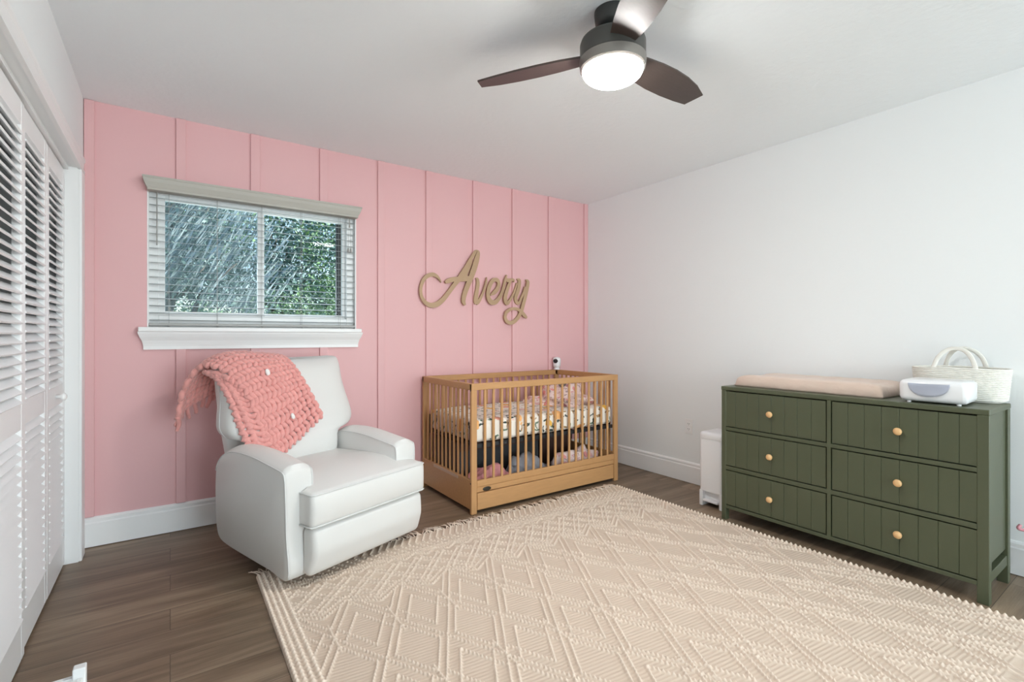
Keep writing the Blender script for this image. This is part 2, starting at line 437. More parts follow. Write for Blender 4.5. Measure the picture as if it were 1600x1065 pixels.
# battens on the pink wall
bat = [(131, 147.5), (275, 290.5), (391.7, 406.5), (499.8, 512.4), (590.5, 601), (665.7, 675.3), (739, 748), (800.5, 808.4), (857, 863.5), (913, 919)]
names = ['in the closet corner', 'left of the window blind', 'above the left window pane', 'above the right window pane', 'just right of the window',
         'at the left end of the crib', 'through the letter A of the wood sign', 'through the end of the wood sign', 'above the baby monitor', 'in the right corner']
def stool_profile(): pass
for i, (a, b) in enumerate(bat):
    x0 = on_y(a, 400, YF - 0.012)[0]; x1 = on_y(b, 400, YF - 0.012)[0]
    x0 = max(x0, XL + 0.001); x1 = min(x1, XR - 0.001)
    bm = bmesh.new()
    zb = 0.165
    if i in (2, 3):
        box(bm, x0, x1, YF - 0.014, YF, 2.07, H - 0.002, 0.002, 1); box(bm, x0, x1, YF - 0.014, YF, zb, 1.10, 0.002, 1)
    elif i == 1:
        box(bm, x0, x1, YF - 0.014, YF, 2.07, H - 0.002, 0.002, 1); box(bm, x0, x1, YF - 0.014, YF, zb, 1.10, 0.002, 1)
    else:
        box(bm, x0, x1, YF - 0.014, YF, zb, H - 0.002, 0.002, 1)
    struct(finish('trim_%d' % (i + 1), bm, 'pink'), 'pink vertical batten ' + names[i], 'trim')

# baseboards (profiled)
def base_profile(t=0.016, h=0.16):
    return [(0, 0), (t, 0), (t, h - 0.035), (t * 0.75, h - 0.028), (t * 0.8, h - 0.012), (t * 0.35, h - 0.003), (0, h)]
bm = bmesh.new(); prism(bm, [(YF - u, v + 0.004) for u, v in base_profile()], 'x', XL + 0.001, XR)
struct(finish('baseboard_far', bm, 'trim'), 'white baseboard along the pink wall', 'baseboard')
bm = bmesh.new(); prism(bm, [(XR - u, v + 0.004) for u, v in base_profile()], 'y', YB, YF - 0.016)
struct(finish('baseboard_right', bm, 'trim'), 'white baseboard along the right wall', 'baseboard')

# closet casing + jamb
bm = bmesh.new()
hdr = [(XL, 2.005), (XL + 0.016, 2.005), (XL + 0.016, 2.02), (XL + 0.011, 2.026), (XL + 0.013, 2.060), (XL + 0.018, 2.068), (XL + 0.018, 2.082), (XL + 0.006, 2.092), (XL, 2.094)]
prism(bm, hdr, 'y', YN - 0.09, YJ + 0.10)
struct(finish('trim_11', bm, 'trim'), 'white moulded casing above the closet doors', 'trim')
bm = bmesh.new()
box(bm, XL, XL + 0.016, YJ - 0.004, YJ + 0.10, 0, 2.005, 0.005, 2)
box(bm, XL - 0.11, XL + 0.002, YJ - 0.006, YJ, 0, 2.01)
struct(finish('trim_12', bm, 'trim'), 'white jamb and casing at the far end of the closet', 'trim')
bm = bmesh.new()
box(bm, XL - 0.062, XL - 0.036, YN, YJ - 0.006, 1.992, 2.01)
struct(finish('trim_13', bm, 'trim'), 'white track under the closet header', 'trim')

# closet doors: louvered bifold panels
XD = -0.436
PW = 0.43
def louver_panel(y1, dz, dx, idx, knob, where):
    y0 = y1 - PW + 0.004
    root = bpy.data.objects.new('door_%d' % idx, None); C.objects.link(root)
    root.location = (XD + dx, y0, dz)
    struct(root, 'white louvered bifold closet door leaf ' + where, 'door')
    w = y1 - y0; st = 0.045; zt = 1.985; th = 0.028
    bm = bmesh.new()
    box(bm, -th, 0, 0, st, 0.012, zt, 0.003, 1); box(bm, -th, 0, w - st, w, 0.012, zt, 0.003, 1)
    for z0, z1 in ((0.012, 0.15), (0.825, 0.915), (1.90, zt)):
        box(bm, -th, -0.001, st, w - st, z0, z1)
    finish('frame', bm, 'door', root)
    bm = bmesh.new()
    for a, b in ((0.15, 0.825), (0.915, 1.90)):
        n = int((b - a) / 0.0345); sp = (b - a) / n
        for k in range(n):
            zc = a + sp * (k + 0.5)
            R = Matrix.Translation((-th / 2, 0, zc)) @ Matrix.Rotation(math.radians(42), 4, 'Y')
            box(bm, -0.0225, 0.0225, st - 0.003, w - st + 0.003, -0.0034, 0.0034, 0.0, 1, M4=R)
    finish('louvers', bm, 'door', root)
    if knob is not None:
        bm = bmesh.new()
        lathe(bm, [(0.009, 0), (0.008, 0.012), (0.014, 0.018), (0.018, 0.026), (0.016, 0.034), (0.008, 0.038)], 20, (0, knob, 0.868), 'x')
        finish('knob', bm, 'vinyl', root, smooth=True)
    return root
louver_panel(YJ - 0.008, 0.0, 0.0, 1, 0.20, 'nearest the pink wall, with a round knob')
louver_panel(YJ - 0.008 - PW, 0.003, 0.0, 2, None, 'second from the pink wall')
louver_panel(YJ - 0.008 - 2 * PW, -0.004, 0.006, 3, None, 'third from the pink wall, at the left edge')
louver_panel(YJ - 0.008 - 3 * PW, -0.004, 0.006, 4, None, 'fourth from the pink wall')

# ------------------------------------------------------------------ window
YG = YF + 0.070
win = bpy.data.objects.new('window_1', None); C.objects.link(win)
win.location = (WX0, YF, WZ0); struct(win, 'white framed sliding window with two panes in the pink wall', 'window')
def wl_(x): return x - WX0
gx = [on_y(p, 400, YG)[0] for p in (258, 402, 413, 535)]
gz0 = on_y(330, 488, YG)[1]; gz1 = on_y(258, 314, YG)[1]
bm = bmesh.new()
def wb(x0, x1, y0, y1, z0, z1, b=0.002): box(bm, x0 - WX0, x1 - WX0, y0 - YF, y1 - YF, z0 - WZ0, z1 - WZ0, b, 1)
wb(WX0, gx[0] - 0.03, YG - 0.03, YG + 0.05, WZ0, WZ1); wb(gx[3] + 0.02, WX1, YG - 0.03, YG + 0.05, WZ0, WZ1)
wb(gx[0] - 0.03, gx[3] + 0.02, YG - 0.03, YG + 0.05, WZ0, gz0 - 0.025); wb(gx[0] - 0.03, gx[3] + 0.02, YG - 0.03, YG + 0.05, gz1 + 0.025, WZ1)
finish('window_frame', bm, 'vinyl', win)
for nm, a, b, dy in (('sash', gx[0] - 0.032, gx[1] + 0.035, 0.0), ('sash', gx[2] - 0.01, gx[3] + 0.022, 0.022)):
    bm = bmesh.new()
    xi0, xi1 = (gx[0], gx[1]) if dy == 0 else (gx[2], gx[3])
    y0, y1 = YG - 0.02 + dy, YG + 0.012 + dy
    zz0, zz1 = gz0 - 0.028, gz1 + 0.028
    wb(a, xi0, y0, y1, zz0, zz1); wb(xi1, b, y0, y1, zz0, zz1); wb(xi0, xi1, y0, y1, zz0, gz0); wb(xi0, xi1, y0, y1, gz1, zz1)
    s = finish(nm, bm, 'vinyl', win)
    bm = bmesh.new(); wb(xi0 - 0.004, xi1 + 0.004, (y0 + y1) / 2 - 0.001, (y0 + y1) / 2 + 0.001, gz0 - 0.004, gz1 + 0.004, 0)
    finish('pane', bm, 'glass', s)
bm = bmesh.new()
wb(gx[0] - 0.02, gx[1] + 0.03, YG + 0.052, YG + 0.054, gz0 - 0.02, gz1 + 0.02, 0)
finish('insect_screen', bm, 'screen', win)
bm = bmesh.new(); wb(gx[3] - 0.028, gx[3] + 0.02, YG + 0.052, YG + 0.075, gz0 - 0.03, gz1 + 0.03, 0)
finish('dark_outer_jamb', bm, 'steel', win)
# recess lining
bm = bmesh.new()
wb(WX0 - 0.001, WX0 + 0.006, YF - 0.002, YG - 0.028, WZ0, WZ1, 0); wb(WX1 - 0.006, WX1 + 0.001, YF - 0.002, YG - 0.028, WZ0, WZ1, 0)
wb(WX0, WX1, YF - 0.002, YG - 0.028, WZ1 - 0.006, WZ1 + 0.001, 0)
finish('window_lining', bm, 'trim', win)
# stool + apron
bm = bmesh.new()
sx0 = on_y(215.5, 515, YF - 0.055)[0]; sx1 = on_y(565.5, 517, YF - 0.055)[0]
sz1 = on_y(400, 512.0, YF - 0.055)[1]
box(bm, sx0 - WX0, sx1 - WX0, -0.055, 0.05, sz1 - 0.026 - WZ0, sz1 - WZ0, 0.004, 2)
finish('window_stool', bm, 'trim', win)
zt = sz1 - 0.026 - WZ0; zb = on_y(226, 546, YF - 0.012)[1] - WZ0
ax0 = on_y(225.5, 530, YF - 0.012)[0] - WX0; ax1 = on_y(558, 530, YF - 0.012)[0] - WX0
bm = bmesh.new()
prof = [(0.045, 0.0), (0.043, 0.12), (0.036, 0.3), (0.026, 0.5), (0.021, 0.7), (0.019, 0.82), (0.019, 1.0)]
rows = []
hz = zt - zb
for d, t in prof:
    z = zt - t * hz; e = (d - 0.014)
    rows.append([bm.verts.new(p) for p in ((ax0 - e, 0, z), (ax0 - e, -d, z), (ax1 + e, -d, z), (ax1 + e, 0, z))])
for a, b in zip(rows, rows[1:]):
    for i in range(4): bm.faces.new((a[i], a[(i + 1) % 4], b[(i + 1) % 4], b[i]))
bm.faces.new(rows[0]); bm.faces.new(rows[-1][::-1])
finish('window_apron', bm, 'trim', win)

# blind
bl = empty('window_blind', 'white slatted blind with a greige valance hanging in the window', 'blind', ((WX0 + WX1) / 2, YF - 0.01, WZ0))
def B(x, y, z): return (x - (WX0 + WX1) / 2, y - (YF - 0.01), z - WZ0)
yS = YF + 0.018
zbot = sz1 + 0.012
bm = bmesh.new()
n = 19
ztop = 2.0
for k in range(n):
    z = zbot + 0.03 + (ztop - zbot - 0.03) * k / (n - 1)
    R = Matrix.Translation(B((WX0 + WX1) / 2, yS, z)) @ Matrix.Rotation(math.radians(8.3), 4, 'X')
    hw = (WX1 - WX0) / 2 - 0.009
    # slightly cambered slat
    nn = 5; top = []; bot = []
    for j in range(nn):
        y = -0.0180 + 0.036 * j / (nn - 1); c = 0.0012 * (1 - (y / 0.0180) ** 2)
        for lst, dz in ((top, 0.0008), (bot, -0.0008)):
            lst.append([bm.verts.new(R @ Vector((x, y, c + dz))) for x in (-hw, hw)])
    for lst in (top, bot):
        for a, b in zip(lst, lst[1:]): bm.faces.new((a[0], a[1], b[1], b[0]))
    for e in (0, nn - 1): bm.faces.new((top[e][0], top[e][1], bot[e][1], bot[e][0]))
    for s_ in (0, 1):
        bm.faces.new([r[s_] for r in top] + [r[s_] for r in bot[::-1]])
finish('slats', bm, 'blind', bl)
bm = bmesh.new(); box(bm, *[v for p in zip(B(WX0 + 0.006, yS - 0.026, zbot - 0.004), B(WX1 - 0.006, yS + 0.026, zbot + 0.012)) for v in p], 0.003, 1)
finish('bottom_rail', bm, mat('blind_bottom_rail', (0.42, 0.42, 0.41), 0.5), bl)
bm = bmesh.new(); box(bm, *[v for p in zip(B(WX0 + 0.006, yS - 0.026, 2.0), B(WX1 - 0.006, yS + 0.026, 2.028)) for v in p], 0.002, 1)
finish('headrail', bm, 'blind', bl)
bm = bmesh.new()
for p in (264, 340, 410, 472, 532):
    x = on_y(p, 400, yS - 0.026)[0]
    for yy in (yS - 0.021, yS + 0.021):
        bm = bmesh.new(); tube(bm, [B(x, yy, zbot), B(x, yy, 2.01)], 0.0010, 5)
        finish('ladder_cord', bm, M['string'], bl)
for p in (264, 340, 410, 472, 532):
    x = on_y(p, 400, yS - 0.026)[0]
    bm = bmesh.new(); lathe(bm, [(0.003, 0), (0.006, 0.003), (0.006, 0.008), (0.003, 0.010)], 10, B(x, yS - 0.029, zbot - 0.008))
    finish('cord_button', bm, 'cord', bl)
bm = bmesh.new(); xw = on_y(245.3, 400, yS - 0.032)[0]
tube(bm, [B(xw, yS - 0.034, 1.99), B(xw, yS - 0.034, on_y(245.3, 383, yS - 0.034)[1])], 0.0032, 8)
finish('tilt_wand', bm, mat('grey_wand', (0.30, 0.30, 0.29), 0.3), bl)
bm = bmesh.new(); xc = on_y(546, 400, yS - 0.032)[0]
zz = on_y(546, 355, yS - 0.03)[1]
tube(bm, [B(xc, yS - 0.034, 2.0), B(xc, yS - 0.034, zz + 0.02)], 0.0012, 6)
lathe(bm, [(0.002, 0.02), (0.005, 0.016), (0.006, 0.0), (0.003, -0.003)], 10, B(xc, yS - 0.034, zz))
zz2 = on_y(546, 392, yS - 0.03)[1]
for d in (-0.009, 0.009):
    tube(bm, [B(xc + d * 0.2, yS - 0.034, 2.0), B(xc + d, yS - 0.034, zz2 + 0.02)], 0.0009, 5)
    lathe(bm, [(0.002, 0.02), (0.006, 0.014), (0.008, -0.008), (0.003, -0.012)], 10, B(xc + d, yS - 0.034, zz2))
finish('pull_cord', bm, 'cord', bl)
# valance: moulded box with returns
vx0 = on_y(222, 272, YF - 0.085)[0]; vx1 = on_y(566, 330, YF - 0.085)[0]
vz1 = on_y(222, 271.5, YF - 0.085)[1]; vz0 = on_y(229, 294.5, YF - 0.065)[1]
hv = vz1 - vz0
bm = bmesh.new()
rows = []
for d, t, e in ((0.085, 0.0, 0.0), (0.087, 0.12, 0.0), (0.083, 0.2, -0.003), (0.080, 0.45, -0.008), (0.070, 0.75, -0.018), (0.066, 0.85, -0.022), (0.066, 1.0, -0.022)):
    z = vz1 - t * hv
    rows.append([bm.verts.new(B(*p)) for p in ((vx0 - e, YF - 0.002, z), (vx0 - e, YF - d, z), (vx1 + e, YF - d, z), (vx1 + e, YF - 0.002, z))])
for a, b in zip(rows, rows[1:]):
    for i in range(4): bm.faces.new((a[i], a[(i + 1) % 4], b[(i + 1) % 4], b[i]))
bm.faces.new(rows[0]); bm.faces.new(rows[-1][::-1])
finish('valance', bm, 'valance', bl)

# ------------------------------------------------------------------ script name sign
def z6(x, y, Y=YF - 0.03): return on_y(640 + x / 6.655, 370 + y / 6.655, Y)
MPX = 3.75 / 765 / 6.655
strokes = [
 [(330,474,6),(318,448,16),(290,412,30),(245,390,42),(190,404,42),(148,445,38),(124,505,34),(118,570,32),(134,635,34),(175,688,42),(230,710,52),(290,697,54),(350,650,50),(410,575,46),(470,495,48),(530,415,52),(590,315,44),(645,220,38),(685,155,30),(703,134,8)],
 [(706,140,16),(716,165,40),(700,235,62),(672,330,66),(640,420,62),(608,500,58),(582,570,54),(566,630,50),(564,675,44),(580,708,22)],
 [(372,472,22),(395,462,46),(440,445,52),(500,438,52),(560,436,56),(620,430,56)],
 [(640,235,40),(620,290,50),(585,360,66),(560,420,66)],
 [(690,430,14),(706,440,34),(712,490,42),(702,560,44),(692,630,52),(694,672,58),(697,698,40)],
 [(698,700,20),(712,682,36),(738,640,34),(765,580,26),(785,520,24),(800,460,22),(803,418,6)],
 [(842,604,14),(880,580,44),(918,535,44),(930,485,40),(912,448,44),(872,450,44),(838,500,46),(820,565,46),(822,630,48),(848,675,56),(892,678,52),(930,640,44),(960,585,36),(980,520,32),(995,455,30),(1012,395,14)],
 [(1000,430,30),(1020,450,44),(1060,446,36),(1085,446,22),(1086,470,14)],
 [(1050,460,30),(1030,510,40),(1010,570,44),(996,630,46),(1004,675,50),(1020,690,40),(1050,650,30),(1078,600,24),(1100,540,22),(1118,480,20)],
 [(1118,440,14),(1142,452,40),(1138,520,46),(1120,580,48),(1104,630,44),(1112,672,44),(1135,690,30),(1160,640,28),(1188,580,26),(1206,520,26)],
 [(1212,446,14),(1232,468,42),(1222,540,46),(1204,620,46),(1184,700,46),(1160,780,46),(1120,850,44),(1066,892,44),(1016,880,40),(996,835,36),(1004,800,34)],
 [(998,815,20),(1008,785,36),(1050,752,34),(1105,746,34),(1155,770,38),(1195,815,44),(1222,840,22)],
]
sgn = bmesh.new()
for si, st in enumerate(strokes):
    P = catmull([(a, b, c) for a, b, c in st], 7)
    L = []; R_ = []
    yb, yf = YF - 0.0145, YF - 0.030 - 0.00012 * si
    pts = [(np.array(z6(p[0], p[1])), p[2] * MPX / 2) for p in P]
    for i in range(len(pts)):
        a = pts[max(i - 1, 0)][0]; b = pts[min(i + 1, len(pts) - 1)][0]
        t = b - a; t = t / (np.linalg.norm(t) + 1e-9); nrm = np.array((-t[1], t[0]))
        c, w = pts[i]; w = max(w, 0.0006)
        L.append(c + nrm * w); R_.append(c - nrm * w)
    q = [[sgn.verts.new((p[0], y, p[1])) for p in lst] for lst in (L, R_) for y in (yf, yb)]
    Lf, Lb, Rf, Rb = q
    m_ = len(L)
    for i in range(m_ - 1):
        for A_, B_ in ((Lf, Rf), (Rf, Rb), (Rb, Lb), (Lb, Lf)):
            sgn.faces.new((A_[i], A_[i + 1], B_[i + 1], B_[i]))
    sgn.faces.new((Lf[0], Rf[0], Rb[0], Lb[0])); sgn.faces.new((Lf[-1], Lb[-1], Rb[-1], Rf[-1]))
tag(finish('name_sign', sgn, 'sign'), 'tan wooden cursive name sign mounted on the pink wall above the crib', 'sign')

# ------------------------------------------------------------------ ceiling fan
FX, FY = 1.445, 1.37
fan = empty('ceiling_fan', 'three-blade dark ceiling fan with a lit round lamp', 'ceiling fan', (FX, FY, H))
bm = bmesh.new(); lathe(bm, [(0.072, 0), (0.072, -0.012), (0.068, -0.045), (0.055, -0.062), (0.03, -0.068)], 40)
finish('canopy', bm, 'metal_dk', fan, smooth=True, angle=40)
bm = bmesh.new(); lathe(bm, [(0.026, -0.060), (0.026, -0.115)], 24)
finish('neck', bm, 'metal_dk', fan, smooth=True, angle=40)
bm = bmesh.new(); lathe(bm, [(0.05, -0.098), (0.105, -0.104), (0.124, -0.116), (0.129, -0.13), (0.129, -0.188), (0.126, -0.190)], 56)
finish('motor_housing', bm, 'housing', fan, smooth=True, angle=40)
bm = bmesh.new(); lathe(bm, [(0.124, -0.188), (0.131, -0.191), (0.131, -0.205), (0.128, -0.226), (0.121, -0.232), (0.118, -0.232)], 56)
finish('light_ring', bm, 'nickel', fan, smooth=True, angle=40)
bm = bmesh.new()
lathe(bm, [(0.114, -0.226)] + [(0.1185 * math.cos(a), -0.234 - 0.048 * math.sin(a)) for a in np.linspace(0, PI / 2 * 0.98, 10)], 56)
finish('lamp_glass', bm, 'lamp', fan, smooth=True)
for k, ang in enumerate((121.6, 3.4, 242.5)):
    a = math.radians(ang)
    Rz = Matrix.Rotation(a, 4, 'Z') @ Matrix.Translation((0, 0, -0.165)) @ Matrix.Rotation(math.radians(-13), 4, 'X')
    bm = bmesh.new()
    out = [(0.115, -0.050), (0.16, -0.058), (0.25, -0.070), (0.34, -0.075), (0.43, -0.072), (0.52, -0.060), (0.603, -0.036), (0.580, 0.050), (0.50, 0.060), (0.40, 0.068), (0.30, 0.070), (0.20, 0.064), (0.115, 0.050)]
    prism(bm, out, 'z', -0.004, 0.004, 0.0015, 1)
    bmesh.ops.transform(bm, matrix=Rz, verts=bm.verts[:])
    bd = finish('blade', bm, 'blade', fan)

# ------------------------------------------------------------------ armchair
CH_ROT = math.radians(20.5)
u = np.array((math.cos(CH_ROT), math.sin(CH_ROT))); bk = np.array((-math.sin(CH_ROT), math.cos(CH_ROT)))
CW = 0.766
org = np.array((0.428, 2.365)) + u * CW / 2
chair = empty('armchair', 'white leather recliner armchair with rounded arms and a pink blanket over its back', 'armchair', (org[0], org[1], 0.0), CH_ROT)
HWD = CW / 2; AW = 0.128
# pedestal
bm = bmesh.new(); lathe(bm, [(0.27, 0.014), (0.27, 0.032), (0.20, 0.040), (0.06, 0.045), (0.06, 0.10)], 40, (0, 0.34, 0))
finish('swivel_base', bm, 'steel', chair, smooth=True, angle=40)
# lower body
bm = bmesh.new(); box(bm, -HWD + AW - 0.01, HWD - AW + 0.01, 0.0, 0.60, 0.07, 0.33, 0.02, 3)
finish('seat_box', bm, 'leather', chair, smooth=True)
arm_prof = catmull([(0.0, 0.06), (0.0, 0.25), (0.0, 0.45), (0.003, 0.515), (0.016, 0.538), (0.06, 0.548), (0.16, 0.562), (0.27, 0.576), (0.40, 0.580), (0.50, 0.570), (0.58, 0.535), (0.635, 0.475), (0.655, 0.39), (0.66, 0.28), (0.655, 0.16), (0.625, 0.105), (0.54, 0.085), (0.35, 0.072), (0.15, 0.063)], 4, closed=True)
def arm_offset(p, t):
    """shrink the side profile towards its middle for the rounded rim (t 0..1) """
    cy, cz = 0.33, 0.31; d = math.hypot(p[0] - cy, p[1] - cz)
    k = 1 - 0.010 * t / d
    return (cy + (p[0] - cy) * k, cz + (p[1] - cz) * k)
for sx in (-1, 1):
    bm = bmesh.new(); rings = []
    slices = [(0.0, 1.0), (0.003, 0.45), (0.008, 0.1), (0.016, 0.0), (0.035, 0), (0.055, 0), (0.075, 0), (0.095, 0), (AW - 0.016, 0.0), (AW - 0.008, 0.1), (AW - 0.003, 0.45), (AW, 1.0)]
    for xo, t in slices:
        f = xo / AW; crown = 0.026 * max(0, 1 - (2 * f - 1) ** 2)
        ring = []
        for p in arm_prof:
            q = arm_offset(p, t); up = min(1, max(0, (q[1] - 0.46) / 0.07)) * (1 if q[0] > 0.02 else 0.5)
            sw = 0.014 * min(max(0, (q[1] - 0.06) / 0.48), 1) * (1 - f)
            ring.append(bm.verts.new((sx * (HWD - xo + sw), q[0] - 0.006 * (1 - (2 * f - 1) ** 2) * (q[0] < 0.03), q[1] + crown * up)))
        rings.append(ring)
    for r1, r2 in zip(rings, rings[1:]):
        n_ = len(r1)
        for i in range(n_): bm.faces.new((r1[i], r1[(i + 1) % n_], r2[(i + 1) % n_], r2[i]))
    bm.faces.new(rings[0]); bm.faces.new(rings[-1][::-1])
    a = finish('arm', bm, 'leather', chair, smooth=True, angle=50)
    for xo in (0.002, AW - 0.002):
        bm = bmesh.new()
        f = xo / AW
        pts = []
        for p in arm_prof[:46]:
            q = arm_offset(p, 0.15)
            sw = 0.014 * min(max(0, (q[1] - 0.06) / 0.48), 1) * (1 - f)
            pts.append((sx * (HWD - xo + sw), q[0], q[1]))
        tube(bm, pts, 0.0032, 6)
        finish('piping', bm, 'piping', a, smooth=True)

# seat cushion (T-shaped, puffed)
def cushion(name, x_half, y0, y1, z0, z1, parent, crown=0.02, r=0.035, nx=30, ny=24, front_only=None, bulge=0.0):
    """rounded box from a superellipsoid-like grid"""
    bm = bmesh.new()
    box(bm, -x_half, x_half, y0, y1, z0, z1, r, 5)
    bmesh.ops.subdivide_edges(bm, edges=[e for e in bm.edges if e.calc_length() > 0.06], cuts=8, use_grid_fill=True)
    cx, cy, cz = 0, (y0 + y1) / 2, (z0 + z1) / 2
    for v in bm.verts:
        fx = max(0, 1 - (v.co.x / x_half) ** 2); fy = max(0, 1 - ((v.co.y - cy) / ((y1 - y0) / 2)) ** 2); fz = max(0, 1 - ((v.co.z - cz) / ((z1 - z0) / 2)) ** 2)
        if v.co.z > cz: v.co.z += crown * fx ** 0.6 * min(1, fy * 2) 
        if v.co.y < cy: v.co.y -= bulge * fz * min(1, fx * 3)
    return bm
bm = bmesh.new()
r_in = HWD - AW - 0.004; TX = HWD - 0.055
# outline of T as (x,y); front at y=-0.10
T_out = [(-TX, -0.098), (TX, -0.098), (TX, -0.006), (r_in, -0.006), (r_in, 0.56), (-r_in, 0.56), (-r_in, -0.006), (-TX, -0.006)]
TXR = HWD - 0.005
T_out = [(-TX, -0.098), (TXR, -0.098), (TXR, -0.006), (r_in, -0.006), (r_in, 0.56), (-r_in, 0.56), (-r_in, -0.006), (-TX, -0.006)]
NXC, NYC = 64, 56
def T_mesh(z0, z1, y0f, crown, rr, backlimit):
    bm = bmesh.new()
    xs = np.linspace(-TX, TXR, NXC); 
    # front block
    prism(bm, [(x, y) for x, y in [(-TX + 0.02, y0f), (-TX + 0.006, y0f + 0.006), (-TX, y0f + 0.02), (-TX, -0.006), (-r_in, -0.006), (-r_in, backlimit), (r_in, backlimit), (r_in, -0.006), (TXR, -0.006), (TXR, y0f + 0.02), (TXR - 0.006, y0f + 0.006), (TXR - 0.02, y0f)]], 'z', z0, z1, rr, 4)
    bmesh.ops.subdivide_edges(bm, edges=[e for e in bm.edges if e.calc_length() > 0.05], cuts=6, use_grid_fill=False)
    bmesh.ops.triangulate(bm, faces=[f for f in bm.faces if len(f.verts) > 4])
    bmesh.ops.subdivide_edges(bm, edges=[e for e in bm.edges if e.calc_length() > 0.05], cuts=2, use_grid_fill=True)
    return bm
bm = T_mesh(0.287, 0.445, -0.098, 0.03, 0.022, 0.56)
xm = (TXR - TX) / 2
for v in bm.verts:
    fx = max(0, 1 - ((v.co.x - xm) / 0.36) ** 2); fy = max(0, min(1, (v.co.y + 0.098) / 0.20))
    k = (v.co.z - 0.287) / 0.158
    if k > 0.85: v.co.z += 0.05 * fy * fx ** 0.5 * (1 - 0.4 * max(0, (v.co.y - 0.2) / 0.36)) 
    if v.co.y < -0.03: v.co.y -= 0.012 * math.sin(min(1, max(0, k)) * PI) * min(1, fx * 3)
    if k < 0.2 and v.co.y < -0.02: v.co.z += 0.012 * (1 - fx) * 0 
sc_ = finish('seat_cushion', bm, 'leather', chair, smooth=True, angle=75)
bm = bmesh.new()
for z in (0.438, 0.294):
    yb_ = -0.004
    pts = [(-TX + 0.001, yb_, z), (-TX + 0.001, -0.075, z), (-TX + 0.006, -0.092, z), (-TX + 0.022, -0.0985, z)]
    pts += [(x, -0.0985, z) for x in np.linspace(-TX + 0.05, TXR - 0.05, 12)]
    pts += [(TXR - 0.022, -0.0985, z), (TXR - 0.006, -0.092, z), (TXR - 0.001, -0.075, z), (TXR - 0.001, yb_, z)]
    tube(bm, pts, 0.0042, 6)
finish('piping', bm, 'piping', sc_, smooth=True)
# footrest panel
bm = bmesh.new(); box(bm, -TX + 0.012, TXR - 0.012, -0.088, -0.004, 0.058, 0.283, 0.026, 5)
bmesh.ops.subdivide_edges(bm, edges=[e for e in bm.edges if e.calc_length() > 0.08], cuts=10, use_grid_fill=True)
for v in bm.verts:
    fx = max(0, 1 - ((v.co.x - xm) / 0.37) ** 2); fz = max(0, 1 - ((v.co.z - 0.17) / 0.115) ** 2)
    if v.co.y < -0.04: v.co.y -= 0.014 * fz * min(1, fx * 3); v.co.y += 0.03 * max(0, (0.17 - v.co.z) / 0.12) 
finish('footrest', bm, 'leather', chair, smooth=True)

# back cushion: loft of rounded rectangles
def backrest(name, levels, parent, nseg=48, pw=0.45, m='leather'):
    """levels: (z, half_width, y_front, y_back, z_shift_at_edges)"""
    bm = bmesh.new(); rings = []
    for (z, hw, yf, yb, ez) in levels:
        ring = []
        for i in range(nseg):
            a = 2 * PI * i / nseg; c, s = math.cos(a), math.sin(a)
            x = hw * math.copysign(abs(c) ** pw, c); yy = math.copysign(abs(s) ** (pw + 0.1), s)
            y = (yf + yb) / 2 + yy * (yb - yf) / 2
            ring.append(bm.verts.new((x, y, z + ez * (x / 0.37) ** 2)))
        rings.append(ring)
    for a, b in zip(rings, rings[1:]):
        for i in range(nseg): bm.faces.new((a[i], a[(i + 1) % nseg], b[(i + 1) % nseg], b[i]))
    bm.faces.new(rings[0][::-1]); bm.faces.new(rings[-1])
    return finish(name, bm, m, parent, smooth=True, angle=80)
lv = catmull([(0.40, 0.235, 0.475, 0.66, 0), (0.50, 0.250, 0.455, 0.70, 0), (0.585, 0.262, 0.460, 0.72, 0), (0.615, 0.345, 0.470, 0.73, 0),
              (0.66, 0.378, 0.480, 0.745, 0), (0.72, 0.376, 0.497, 0.755, 0), (0.80, 0.362, 0.525, 0.770, 0), (0.88, 0.355, 0.555, 0.785, 0.0),
              (0.95, 0.360, 0.588, 0.795, 0.004), (0.985, 0.366, 0.618, 0.800, 0.010), (1.005, 0.362, 0.650, 0.795, 0.016), (1.012, 0.33, 0.69, 0.77, 0.018)], 3)
br_ = backrest('backrest', lv, chair)
for sx in (-1, 1):
    bm = bmesh.new(); pts = []
    for l_ in lv[9:]:
        z, hw, yf, yb, ez = l_
        pts.append((sx * (hw + 0.0005), yf + 0.55 * (yb - yf), z + ez))
    tube(bm, pts[:-3], 0.0028, 6)
    finish('seam', bm, 'piping', br_, smooth=True)
# outer back shell
lv2 = catmull([(0.12, 0.26, 0.58, 0.66, 0), (0.30, 0.30, 0.60, 0.70, 0), (0.50, 0.315, 0.62, 0.76, 0), (0.70, 0.33, 0.66, 0.80, 0), (0.90, 0.335, 0.70, 0.835, 0), (0.955, 0.32, 0.72, 0.835, 0), (0.968, 0.29, 0.75, 0.82, 0)], 3)
backrest('back_shell', lv2, chair, pw=0.5)

# ------------------------------------------------------------------ chunky knit blanket
bk_root = empty('knit_blanket', 'chunky salmon pink knitted blanket draped over the armchair back', 'blanket', (org[0], org[1], 0), CH_ROT)
def surf_eval(grid, U, V):
    """grid[r][c] control points, bicubic Catmull-Rom; U rows 0..1, V cols 0..1"""
    g = np.array(grid, float); R_, K, _ = g.shape
    def cr(P, t):
        n_ = len(P); f = min(max(t, 0), 1) * (n_ - 1); i = min(int(f), n_ - 2); t_ = f - i
        p0, p1, p2, p3 = P[max(i - 1, 0)], P[i], P[i + 1], P[min(i + 2, n_ - 1)]
        return 0.5 * ((2 * p1) + (-p0 + p2) * t_ + (2 * p0 - 5 * p1 + 4 * p2 - p3) * t_ ** 2 + (-p0 + 3 * p1 - 3 * p2 + p3) * t_ ** 3)
    return cr([cr(g[r], V) for r in range(R_)], U)
def wst(w, s, z): return (w - HWD, s, z)
